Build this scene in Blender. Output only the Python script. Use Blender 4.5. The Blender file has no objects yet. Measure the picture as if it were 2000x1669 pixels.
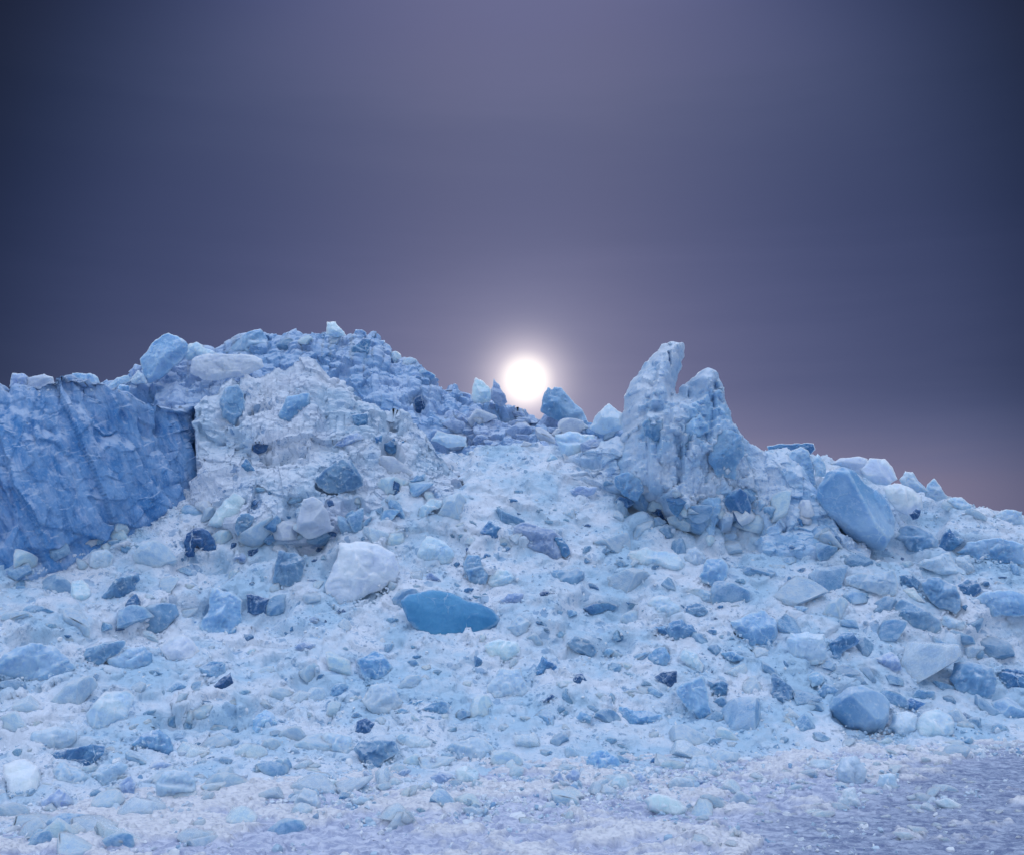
import bpy, bmesh, math, random
import numpy as np
from mathutils import Vector, Matrix
from mathutils.bvhtree import BVHTree

random.seed(7)
RNG = np.random.default_rng(11)
sc = bpy.context.scene
COL = sc.collection

# ------------------------------------------------------------------ camera
F = 2144.0                       # focal length in photo pixels (photo is 2000 wide)
TILT = math.radians(6.53)
CAMZ = 1.6
FWD = np.array([0.0, math.cos(TILT), math.sin(TILT)])
UPV = np.array([0.0, -math.sin(TILT), math.cos(TILT)])
CAM = np.array([0.0, 0.0, CAMZ])


def ray(px, py):
    px = np.asarray(px, float); py = np.asarray(py, float)
    a = (px - 1000.0) / F; b = (834.5 - py) / F
    d = FWD + a[..., None] * np.array([1.0, 0, 0]) + b[..., None] * UPV
    return d


def P(px, py, Y):
    d = ray(px, py)
    s = np.asarray(Y, float) / d[..., 1]
    return CAM + d * s[..., None]


cam_data = bpy.data.cameras.new("camera")
cam_data.sensor_width = 36.0
cam_data.lens = 36.0 * F / 2000.0
cam_data.clip_end = 6000.0
cam = bpy.data.objects.new("camera", cam_data)
cam.location = (0, 0, CAMZ)
cam.rotation_euler = (math.pi / 2 + TILT, 0, 0)
COL.objects.link(cam)
sc.camera = cam


# ------------------------------------------------------------------ noise
def _hash(ix, iy, iz, k=0):
    h = (ix.astype(np.uint32) * np.uint32(374761393)) ^ (iy.astype(np.uint32) * np.uint32(668265263)) \
        ^ (iz.astype(np.uint32) * np.uint32(2147483647 - 12345)) ^ np.uint32((k * 974634541 + 1013) & 0xFFFFFFFF)
    h = (h ^ (h >> np.uint32(13))) * np.uint32(1274126177)
    h = (h ^ (h >> np.uint32(16))) * np.uint32(2246822519)
    h = h ^ (h >> np.uint32(13))
    return (h & np.uint32(0xFFFFFF)).astype(np.float32) / np.float32(0xFFFFFF)


def vnoise(p, k=0):
    i = np.floor(p).astype(np.int64); f = (p - i).astype(np.float32)
    f = f * f * (3 - 2 * f)
    out = 0
    for dx in (0, 1):
        wx = f[:, 0] if dx else 1 - f[:, 0]
        for dy in (0, 1):
            wy = f[:, 1] if dy else 1 - f[:, 1]
            for dz in (0, 1):
                wz = f[:, 2] if dz else 1 - f[:, 2]
                out = out + wx * wy * wz * _hash(i[:, 0] + dx, i[:, 1] + dy, i[:, 2] + dz, k)
    return out * 2 - 1


def fbm(p, octs=4, k=0, gain=0.5):
    a, s, t = 1.0, 0.0, 0.0
    for o in range(octs):
        s = s + a * vnoise(p * (2.03 ** o) + 17.3 * o, k + o)
        t += a; a *= gain
    return s / t


def cells(p, k=0):
    """nearest jittered lattice point (2x2x2 search): distance, offset vector, three random numbers of the cell"""
    b = np.floor(p - 0.5).astype(np.int64)
    best = np.full(len(p), 9.0, np.float32)
    off = np.zeros((len(p), 3), np.float32); idc = np.zeros((len(p), 3), np.int64)
    for dx in (0, 1):
        for dy in (0, 1):
            for dz in (0, 1):
                c = b + np.array([dx, dy, dz])
                j = np.stack([_hash(c[:, 0], c[:, 1], c[:, 2], k + 50 + q) for q in range(3)], 1)
                v = p - (c + 0.1 + 0.8 * j)
                d = (v * v).sum(1)
                m = d < best
                best[m] = d[m]; off[m] = v[m]; idc[m] = c[m]
    r = np.stack([_hash(idc[:, 0], idc[:, 1], idc[:, 2], k + 70 + q) for q in range(4)], 1)
    return np.sqrt(best), off, r


def plates(p, freq, k=0, step=0.5, tilt=0.8):
    """broken angular facets: every cell is a plane of its own tilt and height"""
    w = np.stack([vnoise(p * freq * 0.9 + 31, k + 5), vnoise(p * freq * 0.9 + 57, k + 6), vnoise(p * freq * 0.9 + 83, k + 7)], 1) * 0.22
    d, o, r = cells(p * freq + w, k)
    t = (r[:, :3] - 0.5) * 2
    return step * (r[:, 3] - 0.5) * 2 + tilt * (o * t).sum(1)


def lumps(p, freq, k=0):
    d, o, r = cells(p * freq, k)
    return np.sqrt(np.clip(1 - d * d, 0, 1)) * (0.4 + 0.6 * r[:, 0])


# ------------------------------------------------------------------ mesh helpers
def make_mesh(name, verts, quads=None, tris=None, mat=None, smooth=True, crisp=0):
    me = bpy.data.meshes.new(name)
    verts = np.asarray(verts, np.float32)
    nq = 0 if quads is None else len(quads)
    nt = 0 if tris is None else len(tris)
    me.vertices.add(len(verts)); me.vertices.foreach_set("co", verts.ravel())
    loops = []
    if nq: loops.append(np.asarray(quads, np.int32).ravel())
    if nt: loops.append(np.asarray(tris, np.int32).ravel())
    loops = np.concatenate(loops)
    me.loops.add(len(loops)); me.loops.foreach_set("vertex_index", loops)
    starts = np.concatenate([np.arange(nq) * 4, nq * 4 + np.arange(nt) * 3]).astype(np.int32)
    me.polygons.add(nq + nt); me.polygons.foreach_set("loop_start", starts)
    me.polygons.foreach_set("use_smooth", np.full(nq + nt, smooth, bool))
    me.update(calc_edges=True)
    me.validate()
    if mat: me.materials.append(mat)
    if crisp: me.set_sharp_from_angle(angle=math.radians(crisp))
    return me


def link(name, me, loc=(0, 0, 0)):
    o = bpy.data.objects.new(name, me); o.location = loc
    COL.objects.link(o)
    return o


def tag(o, label=None, cat=None, group=None, kind=None):
    if label: o["label"] = label
    if cat: o["category"] = cat
    if group: o["group"] = group
    if kind: o["kind"] = kind
    return o


def grid_quads(n, m):
    i = np.arange(n * m).reshape(n, m)
    return np.stack([i[:-1, :-1], i[1:, :-1], i[1:, 1:], i[:-1, 1:]], -1).reshape(-1, 4)


def grid_normals(G):
    du = np.gradient(G, axis=0); dv = np.gradient(G, axis=1)
    n = np.cross(du, dv)
    n /= np.linalg.norm(n, axis=2, keepdims=True) + 1e-9
    return n


# ------------------------------------------------------------------ materials
def nodes_of(m):
    m.use_nodes = True
    nt = m.node_tree
    nt.nodes.clear()
    return nt


class NT:
    def __init__(s, nt): s.nt = nt
    def n(s, t, **kw):
        nd = s.nt.nodes.new(t)
        for k, v in kw.items():
            if k == "inp":
                for a, b in v.items():
                    nd.inputs[a].default_value = b
            else: setattr(nd, k, v)
        return nd
    def l(s, a, b): s.nt.links.new(a, b)
    def math(s, op, a, b=None, clamp=False):
        nd = s.n("ShaderNodeMath", operation=op, use_clamp=clamp)
        for i, v in enumerate((a, b)):
            if v is None: continue
            if isinstance(v, (int, float)): nd.inputs[i].default_value = v
            else: s.l(v, nd.inputs[i])
        return nd.outputs[0]
    def ramp(s, v, lo, hi, a=0.0, b=1.0, smooth=True):
        nd = s.n("ShaderNodeMapRange", interpolation_type='SMOOTHSTEP' if smooth else 'LINEAR')
        s.l(v, nd.inputs[0])
        for i, x in zip((1, 2, 3, 4), (lo, hi, a, b)): nd.inputs[i].default_value = x
        return nd.outputs[0]
    def mix(s, f, a, b, mode='MIX'):
        nd = s.n("ShaderNodeMix", data_type='RGBA', blend_type=mode)
        for sock, v in ((nd.inputs[0], f), (nd.inputs[6], a), (nd.inputs[7], b)):
            if isinstance(v, (int, float)): sock.default_value = v
            elif isinstance(v, (tuple, list)): sock.default_value = (*v, 1) if len(v) == 3 else v
            else: s.l(v, sock)
        return nd.outputs[2]
    def noise(s, vec, scale, detail=4, rough=0.55, dist=0.0):
        nd = s.n("ShaderNodeTexNoise", inp={"Scale": scale, "Detail": detail, "Roughness": rough, "Distortion": dist})
        s.l(vec, nd.inputs["Vector"])
        return nd.outputs["Fac"]
    def voro(s, vec, scale, feature='F1', rnd=1.0):
        nd = s.n("ShaderNodeTexVoronoi", feature=feature, inp={"Scale": scale, "Randomness": rnd})
        s.l(vec, nd.inputs["Vector"])
        return nd
    def mapping(s, vec, scale=(1, 1, 1), rot=(0, 0, 0)):
        nd = s.n("ShaderNodeMapping")
        nd.inputs["Scale"].default_value = scale; nd.inputs["Rotation"].default_value = rot
        s.l(vec, nd.inputs["Vector"])
        return nd.outputs[0]


def ice_mat(name, c1, c2, streak=0.0, frost=0.25, rough=0.34, sss=1.0, trans=0.06, bump=0.35, scale=3.0, vary=0.12, dust=0.35):
    m = bpy.data.materials.new(name)
    t = NT(nodes_of(m))
    tc = t.n("ShaderNodeTexCoord"); oi = t.n("ShaderNodeObjectInfo")
    vo = t.n("ShaderNodeVectorMath", operation='ADD')
    t.l(tc.outputs["Object"], vo.inputs[0])
    sh = t.n("ShaderNodeVectorMath", operation='SCALE'); sh.inputs[0].default_value = (37, 53, 71)
    t.l(oi.outputs["Random"], sh.inputs["Scale"]); t.l(sh.outputs[0], vo.inputs[1])
    v = vo.outputs[0]
    big = t.noise(v, scale, 5, 0.6, 0.4)
    f = t.ramp(big, 0.36, 0.64)
    col = t.mix(f, c1, c2)
    # internal fracture streaks
    st = t.mapping(v, (9, 2.0, 9), (0.3, 0.2, 0.5))
    s1 = t.noise(st, 2.2, 5, 0.65, 0.6)
    sf = t.ramp(s1, 0.56, 0.70)
    col = t.mix(t.math('MULTIPLY', sf, streak), col, (0.72, 0.82, 0.86))
    # hairline cracks
    wv = t.n("ShaderNodeVectorMath", operation='ADD'); t.l(v, wv.inputs[0])
    nz = t.n("ShaderNodeTexNoise", inp={"Scale": 6.0, "Detail": 3.0}); t.l(v, nz.inputs["Vector"])
    sc2 = t.n("ShaderNodeVectorMath", operation='SCALE', inp={"Scale": 0.22}); t.l(nz.outputs["Color"], sc2.inputs[0])
    t.l(sc2.outputs[0], wv.inputs[1])
    cr = t.voro(wv.outputs[0], 4.5, 'DISTANCE_TO_EDGE')
    cf = t.math('MULTIPLY', t.ramp(cr.outputs["Distance"], 0.0, 0.025, 1, 0), t.ramp(t.noise(v, 2.0), 0.5, 0.65))
    col = t.mix(t.math('MULTIPLY', cf, 0.75), col, (0.72, 0.82, 0.86))
    # frost grains
    fr = t.noise(v, 26.0, 4, 0.7)
    ff = t.math('MULTIPLY', t.ramp(fr, 0.52, 0.68), t.ramp(t.noise(v, 3.5, 3), 0.42, 0.62))
    col = t.mix(t.math('MULTIPLY', ff, frost), col, (0.78, 0.85, 0.87))
    # frosted fracture edges with painted edge highlights, and crushed snow lying on the upper faces
    ge = t.n("ShaderNodeNewGeometry")
    edge = t.math('MULTIPLY', t.ramp(ge.outputs["Pointiness"], 0.505, 0.56), t.ramp(t.noise(v, 9.0, 4, 0.7), 0.35, 0.6))
    col = t.mix(t.math('MULTIPLY', edge, 0.55), col, tuple(0.45 * a + 0.45 * q for a, q in zip(c2, (0.8, 0.86, 0.88))))
    sz = t.n("ShaderNodeSeparateXYZ"); t.l(ge.outputs["Normal"], sz.inputs[0])
    up = t.math('ADD', sz.outputs[2], t.math('MULTIPLY', t.math('SUBTRACT', t.noise(v, 7.0, 6, 0.72), 0.5), 2.2))
    col = t.mix(t.math('MULTIPLY', t.ramp(up, 0.62, 1.0), dust), col, (0.76, 0.81, 0.84))
    hs = t.n("ShaderNodeHueSaturation")
    t.l(t.ramp(oi.outputs["Random"], 0, 1, 1 - vary, 1 + vary, False), hs.inputs["Value"])
    t.l(col, hs.inputs["Color"])
    b1 = t.noise(v, 14.0, 4, 0.65)
    b2 = t.voro(wv.outputs[0], 11.0)
    bsum = t.math('ADD', t.math('MULTIPLY', b1, 1.0), t.math('MULTIPLY', b2.outputs["Distance"], 0.35))
    bsum = t.math('ADD', bsum, t.math('MULTIPLY', s1, 0.6 if streak > 0.2 else 0.15))
    bp = t.n("ShaderNodeBump", inp={"Strength": bump, "Distance": 0.03})
    t.l(bsum, bp.inputs["Height"])
    p = t.n("ShaderNodeBsdfPrincipled")
    t.l(hs.outputs[0], p.inputs["Base Color"])
    p.inputs["Roughness"].default_value = rough
    t.l(t.ramp(b1, 0.3, 0.7, rough - 0.1, rough + 0.2), p.inputs["Roughness"])
    p.inputs["IOR"].default_value = 1.31
    p.inputs["Subsurface Weight"].default_value = sss
    p.inputs["Subsurface Radius"].default_value = (1.0, 1.0, 1.0)
    p.inputs["Subsurface Scale"].default_value = 0.06
    p.inputs["Transmission Weight"].default_value = trans
    t.l(bp.outputs[0], p.inputs["Normal"])
    o = t.n("ShaderNodeOutputMaterial"); t.l(p.outputs[0], o.inputs[0])
    return m


def snow_mat(name, white, cyan, chip, chip_amt=1.0, grey=None, dust=0.0, sss=0.0):
    """crushed ice and snow: white grains, bluish wetter patches, embedded blue chips of several sizes"""
    m = bpy.data.materials.new(name)
    t = NT(nodes_of(m))
    tc = t.n("ShaderNodeTexCoord"); v = tc.outputs["Object"]
    nz = t.n("ShaderNodeTexNoise", inp={"Scale": 5.0, "Detail": 4.0}); t.l(v, nz.inputs["Vector"])
    s0 = t.n("ShaderNodeVectorMath", operation='SCALE', inp={"Scale": 0.25}); t.l(nz.outputs["Color"], s0.inputs[0])
    wv = t.n("ShaderNodeVectorMath", operation='ADD'); t.l(v, wv.inputs[0]); t.l(s0.outputs[0], wv.inputs[1])
    w = wv.outputs[0]
    patch = t.ramp(t.noise(v, 1.3, 6, 0.68), 0.38, 0.62)
    col = t.mix(patch, white, cyan)
    if grey:
        gp = t.ramp(t.noise(v, 0.75, 5, 0.6), 0.5, 0.66)
        col = t.mix(t.math('MULTIPLY', gp, 0.7), col, grey)
    # chips: random voronoi cells of three sizes
    zone = t.ramp(t.noise(v, 2.4, 3), 0.38, 0.6)
    for scl, thr, amt in ((7.0, 0.86, 0.75), (15.0, 0.83, 0.7), (34.0, 0.80, 0.55), (70.0, 0.78, 0.45)):
        vo = t.voro(w, scl)
        sep = t.n("ShaderNodeSeparateColor"); t.l(vo.outputs["Color"], sep.inputs[0])
        edge = t.ramp(vo.outputs["Distance"], 0.36, 0.46, 1, 0)
        on = t.math('GREATER_THAN', sep.outputs[0], thr)
        fac = t.math('MULTIPLY', t.math('MULTIPLY', on, edge), t.math('MULTIPLY', zone, amt * chip_amt))
        cc = t.mix(sep.outputs[1], chip, tuple(0.5 * a + 0.5 * b for a, b in zip(chip, cyan)))
        col = t.mix(fac, col, cc)
    g = t.noise(v, 120.0, 3, 0.7)
    col = t.mix(t.ramp(g, 0.52, 0.75, 0, 0.35), col, tuple(0.55 * a for a in cyan))
    if dust:
        ge = t.n("ShaderNodeNewGeometry"); sz = t.n("ShaderNodeSeparateXYZ"); t.l(ge.outputs["Normal"], sz.inputs[0])
        up = t.math('ADD', sz.outputs[2], t.math('MULTIPLY', t.math('SUBTRACT', t.noise(v, 6.0, 5, 0.7), 0.5), 1.2))
        col = t.mix(t.math('MULTIPLY', t.ramp(up, 0.35, 0.8), dust), col, (0.74, 0.82, 0.89))
    b1 = t.noise(w, 18.0, 5, 0.72)
    b2 = t.voro(w, 15.0); b3 = t.voro(w, 38.0)
    bs = t.math('ADD', b1, t.math('ADD', t.math('MULTIPLY', b2.outputs["Distance"], 0.45), t.math('MULTIPLY', b3.outputs["Distance"], 0.3)))
    bp = t.n("ShaderNodeBump", inp={"Strength": 0.55, "Distance": 0.03}); t.l(bs, bp.inputs["Height"])
    p = t.n("ShaderNodeBsdfPrincipled")
    t.l(col, p.inputs["Base Color"])
    t.l(t.ramp(b1, 0.35, 0.65, 0.3, 0.7), p.inputs["Roughness"])
    p.inputs["IOR"].default_value = 1.31
    p.inputs["Subsurface Weight"].default_value = sss
    p.inputs["Subsurface Radius"].default_value = (0.9, 0.95, 1.0)
    p.inputs["Subsurface Scale"].default_value = 0.06
    t.l(bp.outputs[0], p.inputs["Normal"])
    o = t.n("ShaderNodeOutputMaterial"); t.l(p.outputs[0], o.inputs[0])
    return m


def wall_mat():
    m = bpy.data.materials.new("blue_glacier_wall")
    t = NT(nodes_of(m))
    tc = t.n("ShaderNodeTexCoord"); v = tc.outputs["Object"]
    dg = t.mapping(v, (1.0, 1.0, 1.0), (0.0, 0.42, 0.0))
    dg2 = t.mapping(dg, (2.4, 1.2, 0.8))
    a = t.noise(dg2, 2.3, 6, 0.7, 0.4)
    col = t.mix(t.ramp(a, 0.34, 0.66), (0.07, 0.26, 0.56), (0.25, 0.45, 0.72))
    b = t.noise(dg2, 5.0, 6, 0.72, 0.3)
    col = t.mix(t.ramp(b, 0.49, 0.68, 0, 0.6), col, (0.42, 0.55, 0.76))
    c = t.noise(dg2, 2.9, 6, 0.7, 0.6)
    col = t.mix(t.ramp(c, 0.54, 0.70, 0, 0.8), col, (0.05, 0.19, 0.43))
    sz = t.n("ShaderNodeSeparateXYZ"); t.l(v, sz.inputs[0])
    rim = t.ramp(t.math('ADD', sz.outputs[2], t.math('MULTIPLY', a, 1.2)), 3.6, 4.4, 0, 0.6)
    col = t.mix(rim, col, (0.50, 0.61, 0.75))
    cf = t.ramp(c, 0.70, 0.76)
    fr = t.noise(v, 40.0, 4, 0.7)
    col = t.mix(t.ramp(fr, 0.5, 0.72, 0, 0.35), col, (0.6, 0.7, 0.8))
    gw = t.n("ShaderNodeNewGeometry"); zw = t.n("ShaderNodeSeparateXYZ"); t.l(gw.outputs["Normal"], zw.inputs[0])
    uw = t.math('ADD', zw.outputs[2], t.math('MULTIPLY', t.math('SUBTRACT', b, 0.5), 1.0))
    col = t.mix(t.ramp(uw, 0.3, 0.8, 0, 0.6), col, (0.58, 0.70, 0.84))
    hs = t.math('ADD', b, t.math('MULTIPLY', fr, 0.25))
    bp = t.n("ShaderNodeBump", inp={"Strength": 0.6, "Distance": 0.06}); t.l(hs, bp.inputs["Height"])
    p = t.n("ShaderNodeBsdfPrincipled", inp={"Roughness": 0.45, "IOR": 1.31, "Subsurface Weight": 0.0, "Subsurface Scale": 0.08, "Subsurface Radius": (0.35, 0.65, 1.0)})
    t.l(col, p.inputs["Base Color"]); t.l(bp.outputs[0], p.inputs["Normal"])
    o = t.n("ShaderNodeOutputMaterial"); t.l(p.outputs[0], o.inputs[0])
    return m


def sea_ice_mat():
    m = bpy.data.materials.new("wet_sea_ice")
    t = NT(nodes_of(m))
    tc = t.n("ShaderNodeTexCoord"); v = tc.outputs["Object"]
    sv = t.mapping(v, (1, 1.7, 1), (0, 0, 0.12))
    a = t.noise(sv, 9.0, 8, 0.72, 0.9)
    wet = t.n("ShaderNodeAttribute", attribute_name="wet").outputs["Fac"]
    slush = t.n("ShaderNodeAttribute", attribute_name="slush").outputs["Fac"]
    frozen = t.mix(t.ramp(a, 0.38, 0.62), (0.36, 0.42, 0.58), (0.68, 0.73, 0.84))
    open_ = t.mix(t.ramp(a, 0.36, 0.66), (0.15, 0.20, 0.34), (0.50, 0.58, 0.71))
    col = t.mix(wet, frozen, open_)
    c = t.noise(sv, 30.0, 5, 0.74)
    g = t.noise(v, 75.0, 3, 0.7)
    col = t.mix(t.ramp(g, 0.5, 0.7, 0, 0.3), col, (0.70, 0.75, 0.84))
    sl = t.math('MULTIPLY', slush, t.ramp(c, 0.40, 0.50, 0.45, 0.95))
    col = t.mix(sl, col, (0.84, 0.86, 0.88))
    bs = t.math('ADD', t.math('ADD', a, t.math('MULTIPLY', c, 0.5)), t.math('MULTIPLY', sl, 0.5))
    bp = t.n("ShaderNodeBump", inp={"Strength": 0.6, "Distance": 0.02}); t.l(bs, bp.inputs["Height"])
    p = t.n("ShaderNodeBsdfPrincipled", inp={"IOR": 1.31})
    t.l(t.ramp(wet, 0, 1, 0.62, 0.24), p.inputs["Roughness"])
    t.l(col, p.inputs["Base Color"]); t.l(bp.outputs[0], p.inputs["Normal"])
    o = t.n("ShaderNodeOutputMaterial"); t.l(p.outputs[0], o.inputs[0])
    return m


def rubble_mat(name, dark=1.0):
    m = bpy.data.materials.new(name)
    t = NT(nodes_of(m))
    g = t.n("ShaderNodeNewGeometry"); tc = t.n("ShaderNodeTexCoord")
    r = t.n("ShaderNodeValToRGB"); r.color_ramp.interpolation = 'LINEAR'
    e = r.color_ramp.elements
    e[0].position = 0.0; e[0].color = (0.20, 0.38, 0.60, 1)
    e[1].position = 1.0; e[1].color = (0.80, 0.85, 0.87, 1)
    for pos, c in ((0.04 * dark, (0.36, 0.54, 0.69)), (0.14 * dark, (0.52, 0.67, 0.78)), (0.35 * dark, (0.66, 0.76, 0.83)), (0.6, (0.76, 0.82, 0.86))):
        q = e.new(pos); q.color = (*c, 1)
    t.l(g.outputs["Random Per Island"], r.inputs[0])
    b = t.noise(tc.outputs["Object"], 60.0, 3, 0.6)
    bp = t.n("ShaderNodeBump", inp={"Strength": 0.3, "Distance": 0.01}); t.l(b, bp.inputs["Height"])
    p = t.n("ShaderNodeBsdfPrincipled", inp={"Roughness": 0.22, "IOR": 1.31, "Subsurface Weight": 0.0})
    t.l(r.outputs[0], p.inputs["Base Color"]); t.l(bp.outputs[0], p.inputs["Normal"])
    o = t.n("ShaderNodeOutputMaterial"); t.l(p.outputs[0], o.inputs[0])
    return m


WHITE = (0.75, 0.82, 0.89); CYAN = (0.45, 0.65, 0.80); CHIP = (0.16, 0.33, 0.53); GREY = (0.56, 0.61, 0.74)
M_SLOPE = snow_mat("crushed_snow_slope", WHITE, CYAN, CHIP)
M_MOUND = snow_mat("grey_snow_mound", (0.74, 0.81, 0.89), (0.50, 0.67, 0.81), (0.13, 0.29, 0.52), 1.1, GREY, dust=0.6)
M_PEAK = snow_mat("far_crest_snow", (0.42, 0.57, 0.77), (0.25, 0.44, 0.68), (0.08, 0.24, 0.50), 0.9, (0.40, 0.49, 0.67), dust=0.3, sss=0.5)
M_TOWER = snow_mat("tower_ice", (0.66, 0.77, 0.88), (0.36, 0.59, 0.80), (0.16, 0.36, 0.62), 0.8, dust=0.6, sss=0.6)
M_WALL = wall_mat()
M_ICE = {
    "pale": ice_mat("pale_blue_ice", (0.47, 0.68, 0.86), (0.66, 0.81, 0.92), 0.45, 0.45, bump=0.5),
    "white": ice_mat("frosted_white_ice", (0.58, 0.68, 0.81), (0.74, 0.82, 0.89), 0.15, 0.6, 0.5, trans=0.0, bump=0.6),
    "blue": ice_mat("mid_blue_ice", (0.17, 0.38, 0.61), (0.35, 0.56, 0.75), 0.5, 0.35, bump=0.5),
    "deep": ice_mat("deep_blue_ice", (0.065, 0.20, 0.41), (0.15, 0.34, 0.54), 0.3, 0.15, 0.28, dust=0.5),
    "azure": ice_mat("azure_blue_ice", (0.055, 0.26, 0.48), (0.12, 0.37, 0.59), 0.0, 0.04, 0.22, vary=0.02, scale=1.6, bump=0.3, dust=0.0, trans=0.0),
    "dark": ice_mat("dark_navy_ice_and_shade", (0.03, 0.10, 0.24), (0.06, 0.17, 0.34), 0.12, 0.08, 0.22, dust=0.3),  # shadow seen through clear ice is put into this navy colour
    "grey": ice_mat("grey_blue_ice", (0.25, 0.38, 0.60), (0.43, 0.56, 0.75), 0.4, 0.3),
    "streak": ice_mat("striated_blue_ice", (0.11, 0.28, 0.50), (0.26, 0.45, 0.63), 1.0, 0.25, bump=0.6),
    "mist": ice_mat("milky_blue_ice", (0.19, 0.41, 0.65), (0.42, 0.62, 0.80), 0.4, 0.4, 0.42, sss=1.0, bump=0.5, scale=1.6, dust=0.4),
    "clear": ice_mat("clear_wet_ice", (0.52, 0.70, 0.86), (0.70, 0.83, 0.93), 0.4, 0.4, 0.16, 0.9, 0.08, bump=0.4),
}

# ------------------------------------------------------------------ terrain patches
SURF_V, SURF_F, _nv = [], [], 0


def add_surface(G, step=2):
    """remember a coarse copy of a surface, so that blocks can be laid on it"""
    global _nv
    g = G[::step, ::step]
    SURF_V.append(g.reshape(-1, 3)); SURF_F.append(grid_quads(*g.shape[:2]) + _nv)
    _nv += g.shape[0] * g.shape[1]


def resample(pts, n):
    """n points evenly along a polyline of 3-D points"""
    pts = np.asarray(pts, float)
    s = np.concatenate([[0], np.cumsum(np.linalg.norm(np.diff(pts, axis=0), axis=1))])
    u = np.linspace(0, s[-1], n)
    return np.stack([np.interp(u, s, pts[:, k]) for k in range(3)], 1)


def smooth_cols(A, k):
    """moving average along the first axis"""
    if k < 2: return A
    pad = np.concatenate([np.repeat(A[:1], k, 0), A, np.repeat(A[-1:], k, 0)])
    c = np.cumsum(pad, 0)
    return ((c[2 * k:] - c[:-2 * k]) / (2 * k))[: len(A)]


def hollows(p, f, k, th=0.25):
    h = fbm(p * f, 3, k)
    x = np.clip((h - th) / 0.16, 0, 1)
    return x * x * (3 - 2 * x)


def rubble_relief(p, amp=1.0, k=0):
    d = 0.20 * fbm(p * 0.8, 5, k) - 0.13 * hollows(p, 1.25, k + 160, 0.2) + 0.05 * lumps(p, 1.7, k + 161)
    d = d + 0.085 * plates(p, 2.2, k + 1) * (0.5 + 0.5 * vnoise(p * 0.6, k + 9))
    d = d + 0.034 * plates(p, 5.5, k + 2)
    d = d + 0.009 * plates(p, 13.0, k + 3)
    d = d + 0.010 * fbm(p * 14, 3, k + 4)
    return d * amp


# --- the long rubble slope
SL = {
    -600: [(1660, 6.3), (1500, 7.6), (1400, 8.5), (1300, 9.3), (1200, 10.1), (1115, 10.7), (1060, 11.4)],
    45:   [(1630, 6.6), (1500, 7.75), (1400, 8.6), (1300, 9.4), (1200, 10.2), (1112, 10.85), (1060, 11.6)],
    220:  [(1570, 7.3), (1480, 8.1), (1400, 8.85), (1300, 9.6), (1200, 10.4), (1120, 11.0), (1045, 11.6), (1000, 12.2)],
    400:  [(1535, 7.85), (1400, 9.1), (1300, 9.9), (1200, 10.7), (1100, 11.4), (1000, 12.0), (950, 12.4), (920, 13.0)],
    700:  [(1545, 7.7), (1490, 8.45), (1400, 9.2), (1300, 10.0), (1200, 10.8), (1100, 11.5), (1000, 12.0), (930, 12.4), (890, 13.0)],
    1000: [(1540, 7.75), (1490, 8.5), (1400, 9.3), (1300, 10.1), (1200, 10.9), (1100, 11.6), (1000, 12.2), (930, 12.8), (880, 13.4)],
    1250: [(1510, 8.2), (1475, 8.8), (1400, 9.45), (1300, 10.2), (1200, 10.9), (1100, 11.6), (1000, 12.3), (940, 12.8), (870, 13.6)],
    1500: [(1478, 8.95), (1350, 10.1), (1250, 10.8), (1150, 11.5), (1080, 12.0), (1000, 12.6), (930, 13.2), (880, 13.8)],
    1750: [(1462, 9.25), (1350, 10.3), (1250, 10.95), (1150, 11.6), (1080, 12.05), (1010, 12.6), (960, 13.2), (930, 13.8)],
    2000: [(1450, 9.5), (1350, 10.5), (1250, 11.1), (1150, 11.75), (1080, 12.2), (1035, 12.6), (1015, 13.2)],
    2600: [(1450, 9.5), (1350, 10.5), (1250, 11.1), (1180, 11.7), (1140, 12.2), (1110, 12.8)],
}
NU, NV = 900, 430
keys = sorted(SL)
prof = []
for kx in keys:
    c = SL[kx]
    pts = P(np.full(len(c), kx), [q[0] for q in c], [q[1] for q in c])
    t0 = pts[0].copy(); t0[2] = -0.12; t0[1] -= 0.15
    e1 = pts[-1] + np.array([0, 0.9, -0.15]); e2 = pts[-1] + np.array([0, 2.6, -0.9]); e3 = pts[-1] + np.array([0, 4.5, -3.2])
    pts[0][2] = 0.0
    prof.append(resample(np.vstack([t0, pts, e1]), NV))
    prof[-1] = np.vstack([prof[-1], resample(np.vstack([e1, e2, e3]), 50)[1:]])
prof = np.stack(prof)                       # columns x rows x 3
uu = np.linspace(keys[0], keys[-1], NU)
G = np.stack([np.stack([np.interp(uu, keys, prof[:, r, k]) for k in range(3)], 1) for r in range(prof.shape[1])], 1)
G = smooth_cols(G, 22)
N = grid_normals(G)
if N[NU // 2, NV // 2, 2] < 0: N = -N
pf = G.reshape(-1, 3)
fade = np.clip(pf[:, 2] / 0.25, 0.12, 1.0)
relief = rubble_relief(pf, 1.0, 3) * fade
G = G + N * relief.reshape(G.shape[:2])[..., None]
slope_G = G
q = grid_quads(*G.shape[:2])
me = make_mesh("rubble_slope", G.reshape(-1, 3), q, mat=M_SLOPE)
slope = link("ice_slope", me)
tag(slope, kind="structure")
add_surface(G)


SLOPE_BVH = BVHTree.FromPolygons(SURF_V[0].tolist(), SURF_F[0].tolist())


def on_slope(px, py, back=0.0):
    d = Vector(ray(px, py)).normalized()
    loc, nrm, i, dist = SLOPE_BVH.ray_cast(Vector(CAM), d)
    return None if loc is None else loc[1] + back


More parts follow.
